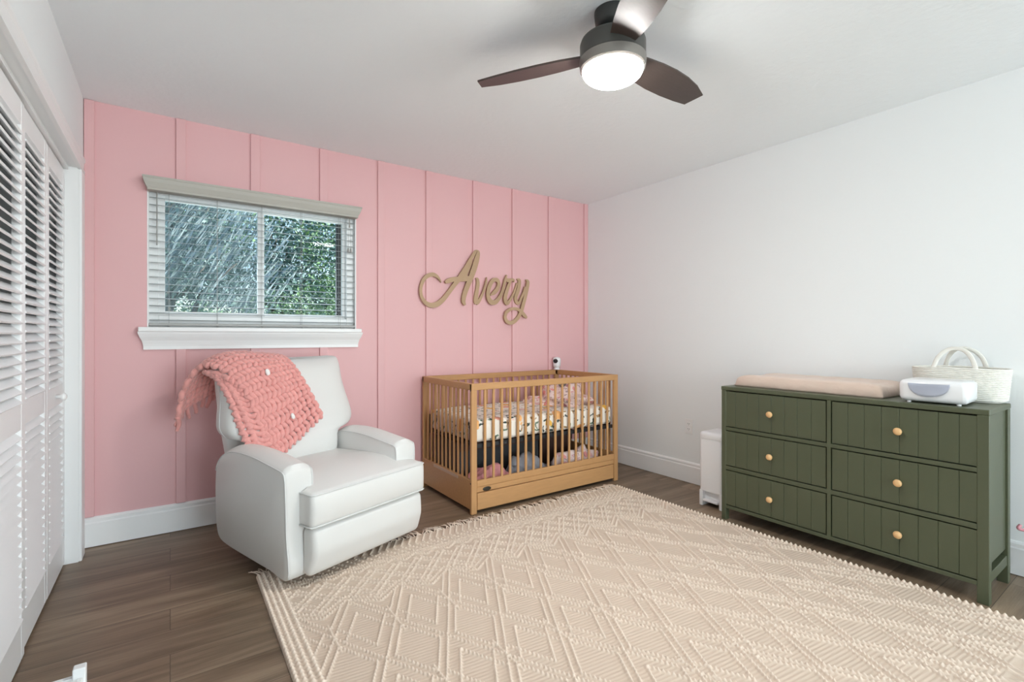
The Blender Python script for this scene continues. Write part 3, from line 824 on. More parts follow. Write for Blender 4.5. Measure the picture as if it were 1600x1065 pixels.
# rows run from the hanging back end, over the top, to the lower front edge; columns across
main = [
 [wst(-0.085, 0.90, 0.70), wst(-0.06, 0.93, 0.74), wst(0.00, 0.93, 0.78), wst(0.08, 0.92, 0.82), wst(0.16, 0.90, 0.86)],
 [wst(-0.075, 0.86, 0.86), wst(-0.02, 0.88, 0.90), wst(0.06, 0.88, 0.93), wst(0.14, 0.87, 0.96), wst(0.22, 0.86, 0.98)],
 [wst(-0.035, 0.78, 0.980), wst(0.03, 0.79, 1.022), wst(0.11, 0.79, 1.042), wst(0.21, 0.785, 1.038), wst(0.31, 0.775, 1.032)],
 [wst(0.000, 0.68, 0.990), wst(0.07, 0.672, 1.036), wst(0.16, 0.662, 1.046), wst(0.27, 0.66, 1.038), wst(0.355, 0.655, 1.030)],
 [wst(0.060, 0.585, 0.925), wst(0.12, 0.575, 0.955), wst(0.21, 0.570, 0.972), wst(0.295, 0.575, 0.980), wst(0.380, 0.585, 0.985)],
 [wst(0.105, 0.515, 0.800), wst(0.165, 0.508, 0.825), wst(0.25, 0.508, 0.848), wst(0.33, 0.515, 0.868), wst(0.415, 0.525, 0.890)],
 [wst(0.145, 0.475, 0.640), wst(0.195, 0.463, 0.665), wst(0.28, 0.466, 0.700), wst(0.365, 0.475, 0.740), wst(0.455, 0.485, 0.785)],
 [wst(0.190, 0.445, 0.500), wst(0.230, 0.433, 0.520), wst(0.310, 0.437, 0.570), wst(0.400, 0.447, 0.630), wst(0.490, 0.458, 0.690)],
]
def knit(bm, grid, ncol, npts, r, amp, waves, seed, lift=0.0):
    rs = random.Random(seed)
    def nrm(U, V):
        e = 0.01
        a = surf_eval(grid, min(U + e, 1), V) - surf_eval(grid, max(U - e, 0), V)
        b = surf_eval(grid, U, min(V + e, 1)) - surf_eval(grid, U, max(V - e, 0))
        n_ = np.cross(a, b); return n_ / (np.linalg.norm(n_) + 1e-9), b / (np.linalg.norm(b) + 1e-9)
    for c in range(ncol):
        V = (c + 0.5) / ncol; pts = []
        ph = rs.uniform(-0.3, 0.3)
        for i in range(npts):
            U = i / (npts - 1)
            p = surf_eval(grid, U, V); n_, b_ = nrm(U, V)
            if n_[1] > 0 and U > 0.55: n_ = -n_
            w = 2 * PI * waves * U + ph
            q = p + b_ * amp * math.sin(w) + n_ * (0.42 * amp * math.cos(2 * w) + lift)
            pts.append(tuple(q))
        tube(bm, pts, [r * (1 + 0.10 * math.cos(2 * PI * waves * 2 * i / (npts - 1) + 1.2)) for i in range(npts)], 8)
bm = bmesh.new()
knit(bm, main, 13, 210, 0.0142, 0.0080, 16, 3)
finish('knitted_panel', bm, 'yarn', bk_root, smooth=True)
# underlying folded layer at the left: cords run sideways
under = [
 [wst(-0.02, 0.76, 0.965), wst(0.012, 0.66, 0.955), wst(0.030, 0.60, 0.930)],
 [wst(0.005, 0.665, 0.925), wst(0.045, 0.600, 0.895), wst(0.095, 0.555, 0.880)],
 [wst(0.025, 0.580, 0.820), wst(0.070, 0.540, 0.800), wst(0.140, 0.510, 0.790)],
 [wst(0.040, 0.525, 0.700), wst(0.095, 0.495, 0.690), wst(0.180, 0.480, 0.680)],
 [wst(0.055, 0.470, 0.590), wst(0.120, 0.455, 0.580), wst(0.215, 0.455, 0.570)],
]
underT = [list(r) for r in zip(*under)]
bm = bmesh.new()
knit(bm, underT, 15, 30, 0.0150, 0.006, 2, 5)
knit(bm, [r[:2] for r in under], 2, 90, 0.0135, 0.006, 12, 8, 0.004)
finish('folded_edge', bm, 'yarn', bk_root, smooth=True)
# loose yarn loops at the hanging end
bm = bmesh.new()
for k in range(10):
    V = (k + 0.5) / 10; p = surf_eval(main, 0.0, V)
    L_ = 0.06 + 0.05 * random.random()
    q = [(p[0] + 0.010 * math.sin(3 * t + k), p[1] + 0.02 * t, p[2] + 0.01 - L_ * t) for t in np.linspace(0, 1, 9)]
    tube(bm, q, [0.013 * (1 - 0.25 * t) for t in np.linspace(0, 1, 9)], 8)
finish('yarn_end', bm, 'yarn', bk_root, smooth=True)
def tuft(U, V, size):
    p = surf_eval(main, U, V)
    bm = bmesh.new(); bmesh.ops.create_icosphere(bm, subdivisions=3, radius=1)
    bmesh.ops.transform(bm, matrix=Matrix.Translation(Vector(p) + Vector((0, -0.017, 0.006))) @ Matrix.Rotation(math.radians(-20), 4, 'Y') @ Matrix.Diagonal((size * 0.6, size * 0.45, size, 1)), verts=bm.verts[:])
    for v in bm.verts: v.co += Vector((random.uniform(-1, 1), random.uniform(-1, 1), random.uniform(-1, 1))) * 0.0008
    o = finish('tuft', bm, 'tuft', bk_root, smooth=True); o['label'] = 'white tuft'
tuft(0.60, 0.47, 0.020); tuft(0.86, 0.56, 0.018)

# ------------------------------------------------------------------ crib
X0, X1, Y0, Y1 = 1.587, 2.939, 2.727, 3.478
HC = 0.843
crib = empty('crib', 'honey brown wooden baby crib with slatted sides in the corner', 'crib', ((X0 + X1) / 2, (Y0 + Y1) / 2, 0))
ox, oy = (X0 + X1) / 2, (Y0 + Y1) / 2
def cb(name, x0, x1, y0, y1, z0, z1, m='wood', bev=0.003, parent=None):
    bm = bmesh.new(); box(bm, x0 - ox, x1 - ox, y0 - oy, y1 - oy, z0, z1, bev, 1)
    return finish(name, bm, m, parent or crib)
PX, PY = 0.024, 0.042
for xa in (X0, X1 - PY):
    for ya in (Y0, Y1 - PX):
        cb('post', xa, xa + PY, ya, ya + PX, 0.0, HC - 0.001, 'woodv', 0.003)
RH = 0.042
cb('top_rail', X0 + 0.0, X1 - 0.0, Y0 - 0.001, Y0 + 0.024, HC - RH, HC + 0.001)
cb('top_rail', X0 + 0.0, X1 - 0.0, Y1 - 0.024, Y1 + 0.001, HC - RH, HC + 0.001)
cb('top_rail', X0 - 0.001, X0 + 0.024, Y0 + 0.0225, Y1 - 0.0225, HC - RH, HC + 0.001)
cb('top_rail', X1 - 0.024, X1 + 0.001, Y0 + 0.024, Y1 - 0.024, HC - RH, HC + 0.001)
for ya in (Y0, Y1 - 0.022):
    cb('bottom_rail', X0 + PY, X1 - PY, ya + 0.002, ya + 0.022, 0.172, 0.214)
    cb('apron', X0 + PY, X1 - PY, ya + 0.004, ya + 0.022, 0.136, 0.171)
for xa in (X0, X1 - 0.022):
    cb('side_panel', xa + 0.001, xa + 0.021, Y0 + PX, Y1 - PX, 0.030, 0.222)
for ya in (Y0 + 0.006, Y1 - 0.020):
    ns = 18; xs = np.linspace(X0 + PY, X1 - PY, ns + 2)[1:-1]
    for x in xs: cb('spindle', x - 0.009, x + 0.009, ya, ya + 0.013, 0.212, HC - RH + 0.002, 'woodv', 0.003)
for xa in (X0 + 0.005, X1 - 0.018):
    ns = 11; ys = np.linspace(Y0 + PX, Y1 - PX, ns + 2)[1:-1]
    for y in ys: cb('spindle', xa, xa + 0.013, y - 0.009, y + 0.009, 0.220, HC - RH + 0.002, 'woodv', 0.003)
dr = cb('drawer', X0 + PY + 0.004, X1 - PY - 0.004, Y0 + 0.003, Y0 + 0.022, 0.022, 0.132)
cb('drawer_bottom', X0 + PY + 0.01, X1 - PY - 0.01, Y0 + 0.022, Y1 - 0.06, 0.03, 0.04, 'wood', 0.001)
bm = bmesh.new()
ex, ez = on_y(761, 763, Y0)
lathe(bm, [(1.0, 0.001), (1.0, -0.004), (0.8, -0.0055), (0.78, -0.004), (0.6, -0.0035), (0.3, -0.005)], 36, (0, 0, 0), 'y')
bmesh.ops.transform(bm, matrix=Matrix.Translation((ex - ox, Y0 - oy + 0.003, ez)) @ Matrix.Diagonal((0.031, 1, 0.0135, 1)), verts=bm.verts[:])
em = finish('emblem', bm, 'emblem', crib, smooth=True, angle=40); em['label'] = 'oval bronze emblem'
cb('warning_label', X0 - 0.0012, X0 + 0.002, Y0 + 0.18, Y0 + 0.55, 0.196, 0.217, 'paper', 0.0)
# bolts on left posts
for z in (0.80, 0.20):
    bm = bmesh.new(); lathe(bm, [(0.006, 0.001), (0.006, -0.001), (0.003, -0.0012)], 12, (X0 - ox, Y0 + 0.012 - oy, z), 'x')
    finish('bolt', bm, 'emblem', crib)
# mattress support
bm = bmesh.new()
box(bm, X0 + 0.03 - ox, X1 - 0.03 - ox, Y0 + 0.03 - oy, Y0 + 0.045 - oy, 0.418, 0.444); box(bm, X0 + 0.03 - ox, X1 - 0.03 - ox, Y1 - 0.045 - oy, Y1 - 0.03 - oy, 0.418, 0.444)
for x in np.linspace(X0 + 0.05, X1 - 0.05, 14): box(bm, x - ox - 0.012, x - ox + 0.012, Y0 + 0.045 - oy, Y1 - 0.045 - oy, 0.430, 0.442)
for xa in (X0 + 0.028, X1 - 0.036):
    for ya in (Y0 + 0.06, Y1 - 0.08): box(bm, xa - ox, xa + 0.008 - ox, ya - oy, ya + 0.02 - oy, 0.418, 0.56)
finish('mattress_support', bm, 'steel', crib)

# mattress
bm = bmesh.new()
mx0, mx1, my0, my1 = X0 + 0.036, X1 - 0.036, Y0 + 0.030, Y1 - 0.036
box(bm, -(mx1 - mx0) / 2, (mx1 - mx0) / 2, -(my1 - my0) / 2, (my1 - my0) / 2, 0, 0.152, 0.034, 5)
bmesh.ops.subdivide_edges(bm, edges=[e for e in bm.edges if e.calc_length() > 0.1], cuts=14, use_grid_fill=True)
for v in bm.verts:
    v.co.z += 0.004 * math.sin(v.co.x * 17 + v.co.y * 5) * (1 if v.co.z > 0.07 else 0.6) + (0.004 if v.co.z < 0.07 else 0)
ms = finish('crib_mattress', bm, 'floral', None, smooth=True, loc=((mx0 + mx1) / 2, (my0 + my1) / 2, 0.4445))
tag(ms, 'crib mattress in a cream floral fitted sheet inside the crib', 'mattress')

# crumpled fabric helper
def crumple(name, cx, cy, z0, rx, ry, h, m, seed, label, cat, folds=5, rot=0, sharp=1.0, group=None):
    rs = np.random.default_rng(seed)
    bm = bmesh.new(); bmesh.ops.create_icosphere(bm, subdivisions=5, radius=1)
    k = rs.normal(size=(folds * 2, 3)) * 2.6; ph = rs.uniform(0, 6.28, folds * 2); am = rs.uniform(0.05, 0.13, folds * 2)
    for v in bm.verts:
        d = np.array(v.co); s_ = sum(a * (1 - abs(math.sin(float(k_ @ d) + p))) for a, k_, p in zip(am, k, ph)) * sharp
        v.co *= (0.72 + s_)
        z = max(v.co.z, -0.15)
        v.co = Vector((v.co.x * rx, v.co.y * ry, (z + 0.15) / 1.15 * h))
    o = finish(name, bm, m, None, smooth=True, loc=(cx, cy, z0), rot=(0, 0, rot))
    tag(o, label, cat, group); return o
crumple('crib_blanket', 2.70, 3.12, 0.588, 0.17, 0.21, 0.155, 'floralpink', 4, 'crumpled pink floral blanket on the right end of the crib mattress', 'blanket', 7)
crumple('muslin_cloth', 2.50, 3.22, 0.590, 0.10, 0.12, 0.06, 'floralpink', 9, 'small folded pink cloth lying left of the crumpled blanket on the mattress', 'cloth', 5)
# plush toy: head with ears and body
pt = empty('plush_toy', 'small grey brown plush toy lying on the pink floral blanket', 'plush toy', (2.66, 3.04, 0.722))
def ell(bm, c, r, sub=3):
    r_ = bmesh.ops.create_icosphere(bm, subdivisions=sub, radius=1)
    bmesh.ops.transform(bm, matrix=Matrix.Translation(c) @ Matrix.Diagonal((r[0], r[1], r[2], 1)), verts=r_['verts'])
bm = bmesh.new(); ell(bm, (0.03, 0.0, 0.03), (0.05, 0.042, 0.034)); ell(bm, (0.075, 0.02, 0.018), (0.024, 0.014, 0.014)); ell(bm, (0.07, -0.035, 0.016), (0.024, 0.014, 0.014))
finish('body', bm, 'plush', pt, smooth=True)
bm = bmesh.new(); ell(bm, (-0.035, 0, 0.044), (0.034, 0.032, 0.030)); ell(bm, (-0.062, -0.004, 0.036), (0.016, 0.016, 0.013))
hd = finish('head', bm, 'plush', pt, smooth=True)
for s_ in (-1, 1):
    bm = bmesh.new(); ell(bm, (-0.030, s_ * 0.025, 0.073), (0.012, 0.007, 0.014), 2); finish('ear', bm, 'plush', hd, smooth=True)

# things stored under the mattress
def storage_bin(x0, x1, y0, y1, z0, z1, m, label, rim=0.06):
    e = empty('storage_bin', label, 'storage bin', ((x0 + x1) / 2, (y0 + y1) / 2, z0))
    hx, hy, t = (x1 - x0) / 2, (y1 - y0) / 2, 0.006; h = z1 - z0
    bm = bmesh.new()
    box(bm, -hx, hx, -hy, -hy + t, 0, h, 0.002, 1); box(bm, -hx, hx, hy - t, hy, 0, h, 0.002, 1); box(bm, -hx, -hx + t, -hy + t, hy - t, 0, h); box(bm, hx - t, hx, -hy + t, hy - t, 0, h)
    box(bm, -hx + t, hx - t, -hy + t, hy - t, 0, t)
    finish('body', bm, m, e)
    bm = bmesh.new(); prism(bm, [(-hx - 0.004, -hy - 0.004), (hx + 0.004, -hy - 0.004), (hx + 0.004, -hy), (-hx - 0.004, -hy)], 'z', h - rim, h + 0.002)
    finish('rim', bm, 'brown', e)
    return e
storage_bin(1.66, 2.36, 3.02, 3.40, 0.041, 0.400, 'greyfab', 'long charcoal fabric storage bin under the crib mattress, left part')
storage_bin(2.40, 2.74, 3.06, 3.40, 0.041, 0.36, 'brown', 'dark brown storage bin under the crib mattress, right of the charcoal bin')
crumple('folded_clothes', 1.80, 2.87, 0.041, 0.17, 0.10, 0.195, 'pinkfab', 21, 'pink clothes heaped behind the front left corner of the crib drawer', 'clothes', 6)
crumple('grey_cloth', 2.13, 2.87, 0.041, 0.18, 0.10, 0.205, 'greycloth', 22, 'pale grey cloth heaped in the middle of the crib drawer', 'cloth', 6)
crumple('folded_clothes', 2.62, 2.88, 0.041, 0.22, 0.11, 0.200, 'floralpink', 23, 'pink floral clothes heaped in the right end of the crib drawer', 'clothes', 6)

# ------------------------------------------------------------------ baby monitor on the rear crib corner
mc = empty('baby_monitor', 'small white baby monitor camera on the rear right crib corner', 'baby monitor', (2.916, 3.458, HC + 0.0015), math.radians(40))
bm = bmesh.new(); lathe(bm, [(0.024, 0), (0.026, 0.006), (0.020, 0.016), (0.016, 0.024)], 28); finish('base', bm, 'plastic', mc, smooth=True, angle=50)
bm = bmesh.new(); lathe(bm, [(0.017, 0.018), (0.026, 0.024), (0.030, 0.045), (0.0325, 0.075), (0.031, 0.098), (0.024, 0.110), (0.010, 0.115)], 32)
hd = finish('head', bm, 'plastic', mc, smooth=True)
bm = bmesh.new(); lathe(bm, [(0.019, -0.024), (0.0195, -0.033), (0.016, -0.0345), (0.012, -0.0325), (0.006, -0.034)], 28, (0, 0, 0.080), 'y')
finish('lens', bm, 'lens', hd, smooth=True, angle=50)
for o in mc.children: pass
mc.rotation_euler = (0, 0, math.radians(-58)); mc.scale = (1.15, 1.15, 1.0)

# ------------------------------------------------------------------ dresser
DX0, DX1, DY0, DY1, DH = 2.858, 3.232, 0.545, 1.780, 0.836
ds = empty('dresser', 'sage green six-drawer dresser with round wooden knobs', 'dresser', (DX0, (DY0 + DY1) / 2, 0))
dyc = (DY0 + DY1) / 2
def db(name, x0, x1, y0, y1, z0, z1, m='green', bev=0.002, parent=None):
    bm = bmesh.new(); box(bm, x0 - DX0, x1 - DX0, y0 - dyc, y1 - dyc, z0, z1, bev, 1); return finish(name, bm, m, parent or ds)
db('top', DX0 - 0.002, DX1, DY0 - 0.002, DY1 + 0.002, DH - 0.024, DH, bev=0.003)
pw = 0.040
for (xa, xb) in ((DX0, DX0 + 0.038), (DX1 - 0.038, DX1)):
    for (ya, yb) in ((DY0, DY0 + pw), (DY1 - 0.030, DY1)): db('leg', xa, xb, ya, yb, 0.0, DH - 0.024)
db('side_panel', DX0 + 0.038, DX1 - 0.038, DY0 + 0.010, DY0 + 0.022, 0.16, DH - 0.024, bev=0); db('side_panel', DX0 + 0.038, DX1 - 0.038, DY1 - 0.022, DY1 - 0.010, 0.16, DH - 0.024, bev=0)
db('side_rail', DX0 + 0.038, DX1 - 0.038, DY0 + 0.004, DY0 + 0.030, 0.085, 0.130); db('side_rail', DX0 + 0.038, DX1 - 0.038, DY1 - 0.028, DY1 - 0.004, 0.085, 0.130)
db('back_panel', DX1 - 0.010, DX1 - 0.004, DY0 + 0.02, DY1 - 0.02, 0.09, DH - 0.024, bev=0)
# drawer grid from the photograph
yl = [on_x(p, 700, DX0)[0] for p in (1131.5, 1291, 1299, 1534.5)]
zr = []
zl = lambda py, px=1131.5: on_x(px, py, DX0)[1]
zrows = [(0.603, 0.800), (0.362, 0.585), (0.140, 0.342)]
zrows = [(zl(673.5), zl(610.5)), (zl(733.5), zl(679.0)), (zl(795.5 - 1.5), zl(739.0))]
zrows = [(on_x(1534.5, 730.5, DX0)[1], on_x(1534.5, 649.5, DX0)[1]), (on_x(1534.5, 819.0, DX0)[1], on_x(1534.5, 740, DX0)[1]), (on_x(1534.5, 908.5, DX0)[1], on_x(1534.5, 829.5, DX0)[1])]
# front rails
fx0, fx1 = DX0 + 0.0, DX0 + 0.022
db('front_rail', fx0, fx1, DY0 + pw, DY1 - 0.030, zrows[0][1] + 0.003, DH - 0.024, bev=0)
db('front_rail', fx0, fx1, DY0 + pw, DY1 - 0.030, zrows[1][1] + 0.003, zrows[0][0] - 0.003, bev=0.001)
db('front_rail', fx0, fx1, DY0 + pw, DY1 - 0.030, zrows[2][1] + 0.003, zrows[1][0] - 0.003, bev=0.001)
db('front_rail', fx0, fx1, DY0 + pw, DY1 - 0.030, 0.075, zrows[2][0] - 0.003, bev=0.001)
db('front_stile', fx0 - 0.0004, fx1, (yl[1] + yl[2]) / 2 - abs(yl[1] - yl[2]) / 2 + 0.003, (yl[1] + yl[2]) / 2 + abs(yl[1] - yl[2]) / 2 - 0.003, 0.09, DH - 0.024, bev=0)
db('carcass', DX0 + 0.023, DX1 - 0.04, DY0 + 0.03, DY1 - 0.03, 0.09, DH - 0.03, 'gap', bev=0)
for r, (za, zb_) in enumerate(zrows):
    for c_, (ya, yb) in enumerate(((yl[1], yl[0]), (yl[3], yl[2]))):
        ya2, yb2 = ya + 0.003, yb - 0.003; z0_, z1_ = za + 0.003, zb_ - 0.003
        bm = bmesh.new(); nb = 8; wv = (yb2 - ya2) / nb
        # one front with V grooves
        prof2 = []
        for k in range(nb):
            a = ya2 + k * wv; b = a + wv; g = 0.0022
            prof2 += [(a + (g if k else 0), 0.0), (b - (g if k < nb - 1 else 0), 0.0)]
            if k < nb - 1: prof2.append((b, 0.0028))
        poly = [(DX0 + 0.002 + d - DX0, y - dyc) for y, d in prof2] + [(0.019, yb2 - dyc), (0.019, ya2 - dyc)]
        prism(bm, poly, 'z', z0_, z1_, 0, 1)
        d_ = finish('drawer', bm, 'green', ds)
        bm = bmesh.new()
        lathe(bm, [(0.007, 0.006), (0.0075, -0.006), (0.011, -0.010), (0.0165, -0.016), (0.018, -0.022), (0.0155, -0.028), (0.008, -0.0315), (0.002, -0.032)], 28, (0, (ya2 + yb2) / 2 - dyc, (z0_ + z1_) / 2), 'x')
        finish('knob', bm, 'knob', d_, smooth=True)

# changing pad
bm = bmesh.new()
nx, ny = 30, 60
PXW, PYL = 0.385, 0.80
top = []; 
def pad_h(fx, fy):
    e = max(0, 1 - abs(2 * fx - 1) ** 5) * max(0, 1 - abs(2 * fy - 1) ** 14)
    side = 0.050 + 0.030 * abs(2 * fx - 1) ** 1.8
    return side * e ** 0.35 + 0.0016 * math.sin(fy * 43 + fx * 9) * e
vt = [[bm.verts.new((PXW * i / nx, PYL * j / ny, 0.010 + pad_h(i / nx, j / ny))) for j in range(ny + 1)] for i in range(nx + 1)]
vb = [[bm.verts.new((PXW * (0.02 + 0.96 * i / nx), PYL * (0.01 + 0.98 * j / ny), 0.0)) for j in range(ny + 1)] for i in range(nx + 1)]
for i in range(nx):
    for j in range(ny):
        bm.faces.new((vt[i][j], vt[i + 1][j], vt[i + 1][j + 1], vt[i][j + 1])); bm.faces.new((vb[i][j], vb[i][j + 1], vb[i + 1][j + 1], vb[i + 1][j]))
for i in range(nx):
    bm.faces.new((vt[i][0], vb[i][0], vb[i + 1][0], vt[i + 1][0])); bm.faces.new((vt[i][ny], vt[i + 1][ny], vb[i + 1][ny], vb[i][ny]))
for j in range(ny):
    bm.faces.new((vt[0][j], vt[0][j + 1], vb[0][j + 1], vb[0][j])); bm.faces.new((vt[nx][j], vb[nx][j], vb[nx][j + 1], vt[nx][j + 1]))
pd = finish('changing_pad', bm, 'pad', None, smooth=True, loc=(2.930, 0.948, DH), rot=(0, 0, math.radians(-1.0)))
tag(pd, 'peach pink covered changing pad on top of the green dresser', 'changing pad')

# wipes warmer
ww = empty('wipes_warmer', 'glossy white wipes warmer on the right end of the dresser top', 'wipes warmer', (3.000, 0.752, DH), math.radians(3))
def rbox(bm, hx, hy, z0, z1, r, seg=6): return box(bm, -hx, hx, -hy, hy, z0, z1, r, seg)
bm = bmesh.new(); rbox(bm, 0.106, 0.126, 0.006, 0.108, 0.024)
for v in bm.verts:
    if v.co.z > 0.06: v.co.z += 0.010 * (1 - (v.co.x / 0.10) ** 2) * (1 - (v.co.y / 0.116) ** 2)
    v.co.x *= 1 + 0.05 * (v.co.z - 0.05) / 0.05
wb_ = finish('body', bm, 'plastic', ww, smooth=True)
bm = bmesh.new()
# blue-grey scoop on front: disc segment following the front face
N = 24
rows = []
for i in range(N + 1):
    a = PI * i / N; yy = 0.076 * math.cos(a)
    zt_ = 0.098; zb_ = 0.098 - 0.066 * math.sin(a) ** 0.8
    col = []
    for t in np.linspace(0, 1, 7):
        z = zt_ + (zb_ - zt_) * t
        col.append(bm.verts.new((-0.1125 - 0.002 * math.sin(PI * t) + (0.0 if z < 0.088 else (z - 0.088) * 0.9), yy + 0.012, z)))
    rows.append(col)
for a, b in zip(rows, rows[1:]):
    for k in range(6): bm.faces.new((a[k], b[k], b[k + 1], a[k + 1]))
r_ = bmesh.ops.solidify(bm, geom=bm.faces[:], thickness=0.004)
finish('front_window', bm, 'plastic_blue', wb_, smooth=True)
bm = bmesh.new(); 
tube(bm, [(-0.098, -0.10, 0.082), (-0.108, 0, 0.082)], 0.0002, 4)
bm.free()
for (a, b) in ((-0.08, -0.09), (-0.08, 0.09), (0.08, -0.09), (0.08, 0.09)):
    bm = bmesh.new(); lathe(bm, [(0.008, 0.0), (0.009, 0.012)], 14, (a, b, 0)); finish('foot', bm, 'plastic', ww)

# rope basket
bs = empty('rope_basket', 'cream cotton rope basket with two loop handles behind the wipes warmer', 'basket', (3.222, 0.722, DH))
bm = bmesh.new()
# stacked coils: stadium-shaped oval
def oval(hx, hy, n=56, p=0.62): return [(hx * math.copysign(abs(math.cos(2 * PI * i / n)) ** p, math.cos(2 * PI * i / n)), hy * math.copysign(abs(math.sin(2 * PI * i / n)) ** p, math.sin(2 * PI * i / n))) for i in range(n)]
rc = 0.0045; nl = 19
for k in range(nl):
    z = rc + k * (0.160 - 2 * rc) / (nl - 1); t = k / (nl - 1)
    hx = 0.098 + 0.006 * math.sin(t * PI) - (0.010 if k == 0 else 0); hy = 0.166 + 0.014 * t - (0.012 if k == 0 else 0)
    tube(bm, [(x, y, z + 0.004 * t * math.cos(y * 9)) for x, y in oval(hx, hy)], rc * 1.08, 6, closed=True)
ov = oval(0.09, 0.158); vsb = [bm.verts.new((x, y, 0.002)) for x, y in ov]; vst = [bm.verts.new((x, y, 0.007)) for x, y in ov]
bm.faces.new(vsb[::-1]); bm.faces.new(vst)
for i in range(len(ov)): bm.faces.new((vsb[i], vsb[(i + 1) % len(ov)], vst[(i + 1) % len(ov)], vst[i]))
finish('body', bm, 'rope', bs, smooth=True)
for sx, tilt in ((-1, 0.01), (1, -0.02)):
    bm = bmesh.new()
    arc = [(sx * 0.098 - sx * 0.004, -0.080, 0.120), (sx * 0.096, -0.078, 0.16), (sx * 0.088, -0.060, 0.215), (sx * 0.080 + tilt, -0.025, 0.250), (sx * 0.078 + tilt, 0.025, 0.250), (sx * 0.086, 0.060, 0.215), (sx * 0.096, 0.078, 0.16), (sx * 0.098 - sx * 0.004, 0.080, 0.120)]
    P = catmull(arc, 8)
    tube(bm, [tuple(p) for p in P], 0.010, 8, squash=0.28, up=(1, 0, 0))
    finish('handle', bm, 'rope', bs, smooth=True)

# ------------------------------------------------------------------ pedal bin
pb = empty('pedal_bin', 'slim white plastic pedal bin between the dresser and the crib', 'bin', (3.075, 1.930, 0))
hx, hy = 0.105, 0.086
bm = bmesh.new()
# body with pedal recess at front (-x): U-shaped foot
outl = lambda a, b, r=0.022, n=5: [(sx * (a - r) + r * math.cos(t), sy * (b - r) + r * math.sin(t)) for sx, sy, t0 in ((1, 1, 0), (-1, 1, PI / 2), (-1, -1, PI), (1, -1, 1.5 * PI)) for t in np.linspace(t0, t0 + PI / 2, n)]
rings = []
for z, s_ in ((0.105, 1.0), (0.30, 1.004), (0.452, 1.008), (0.456, 0.99)):
    rings.append([bm.verts.new((x * s_, y * s_, z)) for x, y in outl(hx, hy)])
for a, b in zip(rings, rings[1:]):
    n_ = len(a)
    for i in range(n_): bm.faces.new((a[i], a[(i + 1) % n_], b[(i + 1) % n_], b[i]))
bm.faces.new(rings[0][::-1]); bm.faces.new(rings[-1])
box(bm, -hx, -hx + 0.19, -hy, -hy + 0.026, 0.0, 0.108, 0.006, 2); box(bm, -hx, -hx + 0.19, hy - 0.026, hy, 0.0, 0.108, 0.006, 2); box(bm, hx - 0.03, hx, -hy, hy, 0.0, 0.108, 0.006, 2)
box(bm, -hx + 0.03, hx - 0.02, -hy + 0.01, hy - 0.01, 0.025, 0.108)
finish('body', bm, 'plastic', pb, smooth=True, angle=35)
bm = bmesh.new(); rings = []
for z, s_ in ((0.458, 1.01), (0.474, 1.02), (0.490, 1.0), (0.500, 0.93), (0.503, 0.75)):
    rings.append([bm.verts.new((x * s_, y * s_, z)) for x, y in outl(hx, hy)])
for a, b in zip(rings, rings[1:]):
    n_ = len(a)
    for i in range(n_): bm.faces.new((a[i], a[(i + 1) % n_], b[(i + 1) % n_], b[i]))
bm.faces.new(rings[0][::-1]); bm.faces.new(rings[-1])
finish('lid', bm, 'plastic', pb, smooth=True, angle=50)
bm = bmesh.new(); box(bm, -hx - 0.008, -hx + 0.03, -hy + 0.032, hy - 0.032, 0.034, 0.052, 0.006, 3)
finish('pedal', bm, 'plastic', pb, smooth=True)

# outlet
oy_, oz_ = on_x(1077, 666, XR)
ol = empty('wall_outlet', 'white double power outlet on the right wall above the baseboard', 'outlet', (XR, oy_, oz_))
bm = bmesh.new(); box(bm, -0.006, 0.0, -0.036, 0.036, -0.058, 0.058, 0.003, 2); finish('cover_plate', bm, 'trim', ol)
for s_ in (-1, 1):
    bm = bmesh.new(); box(bm, -0.0085, -0.005, -0.0165, 0.0165, s_ * 0.0205 - 0.0145, s_ * 0.0205 + 0.0145, 0.003, 2)
    sk = finish('socket', bm, 'vinyl', ol)
    bm = bmesh.new()
    for d in (-0.0065, 0.0065): box(bm, -0.0092, -0.0084, d - 0.0012, d + 0.0012, s_ * 0.0205 - 0.001, s_ * 0.0205 + 0.008)
    lathe(bm, [(0.0022, -0.0092), (0.0022, -0.0084)], 10, (0, 0, s_ * 0.0205 - 0.007), 'x')
    finish('slot', bm, 'steel', sk)

# ------------------------------------------------------------------ rug
RX0, RX1, RY0, RY1 = 0.335, 2.80, -0.48, 2.615
xs = np.arange(RX0, RX1 + 1e-6, 0.0037)
ys = np.concatenate([np.arange(RY0, 0.40, 0.02), np.arange(0.40, RY1, 0.0037), [RY1]])
Xg, Yg = np.meshgrid(xs, ys, indexing='ij')
NX0, NY0, PXS, PYS = 0.508, 1.900, 0.241, 0.450
def wrap(v, p): return (v + p / 2) % p - p / 2
cordm = np.zeros_like(Xg)
def add_line(d, along, width=0.0042, pitch=0.015, amp=1.0, mask=None):
    global cordm
    h = np.exp(-(d / width) ** 2) * (0.66 + 0.44 * np.sin(2 * PI * along / pitch)) * amp
    if mask is not None: h = h * mask
    cordm = np.maximum(cordm, h)
sl = PYS / PXS; nf = 1 / math.hypot(1, sl)
x_ = Xg - NX0; y_ = Yg - NY0
inner = (Xg > RX0 + 0.085) & (Xg < RX1 - 0.018)
zoneA = inner & (Yg < 2.105 + 0.045 * (2 * np.abs(2 * (x_ / PXS - np.floor(x_ / PXS + 0.5))) - 1))
# rhombic lattice: u=(y+sl x), v=(y-sl x)
U = y_ + sl * x_; V_ = y_ - sl * x_
for A_, al in ((U, V_), (V_, U)):
    add_line(wrap(A_, PYS) * nf, al * 0.5, mask=zoneA)
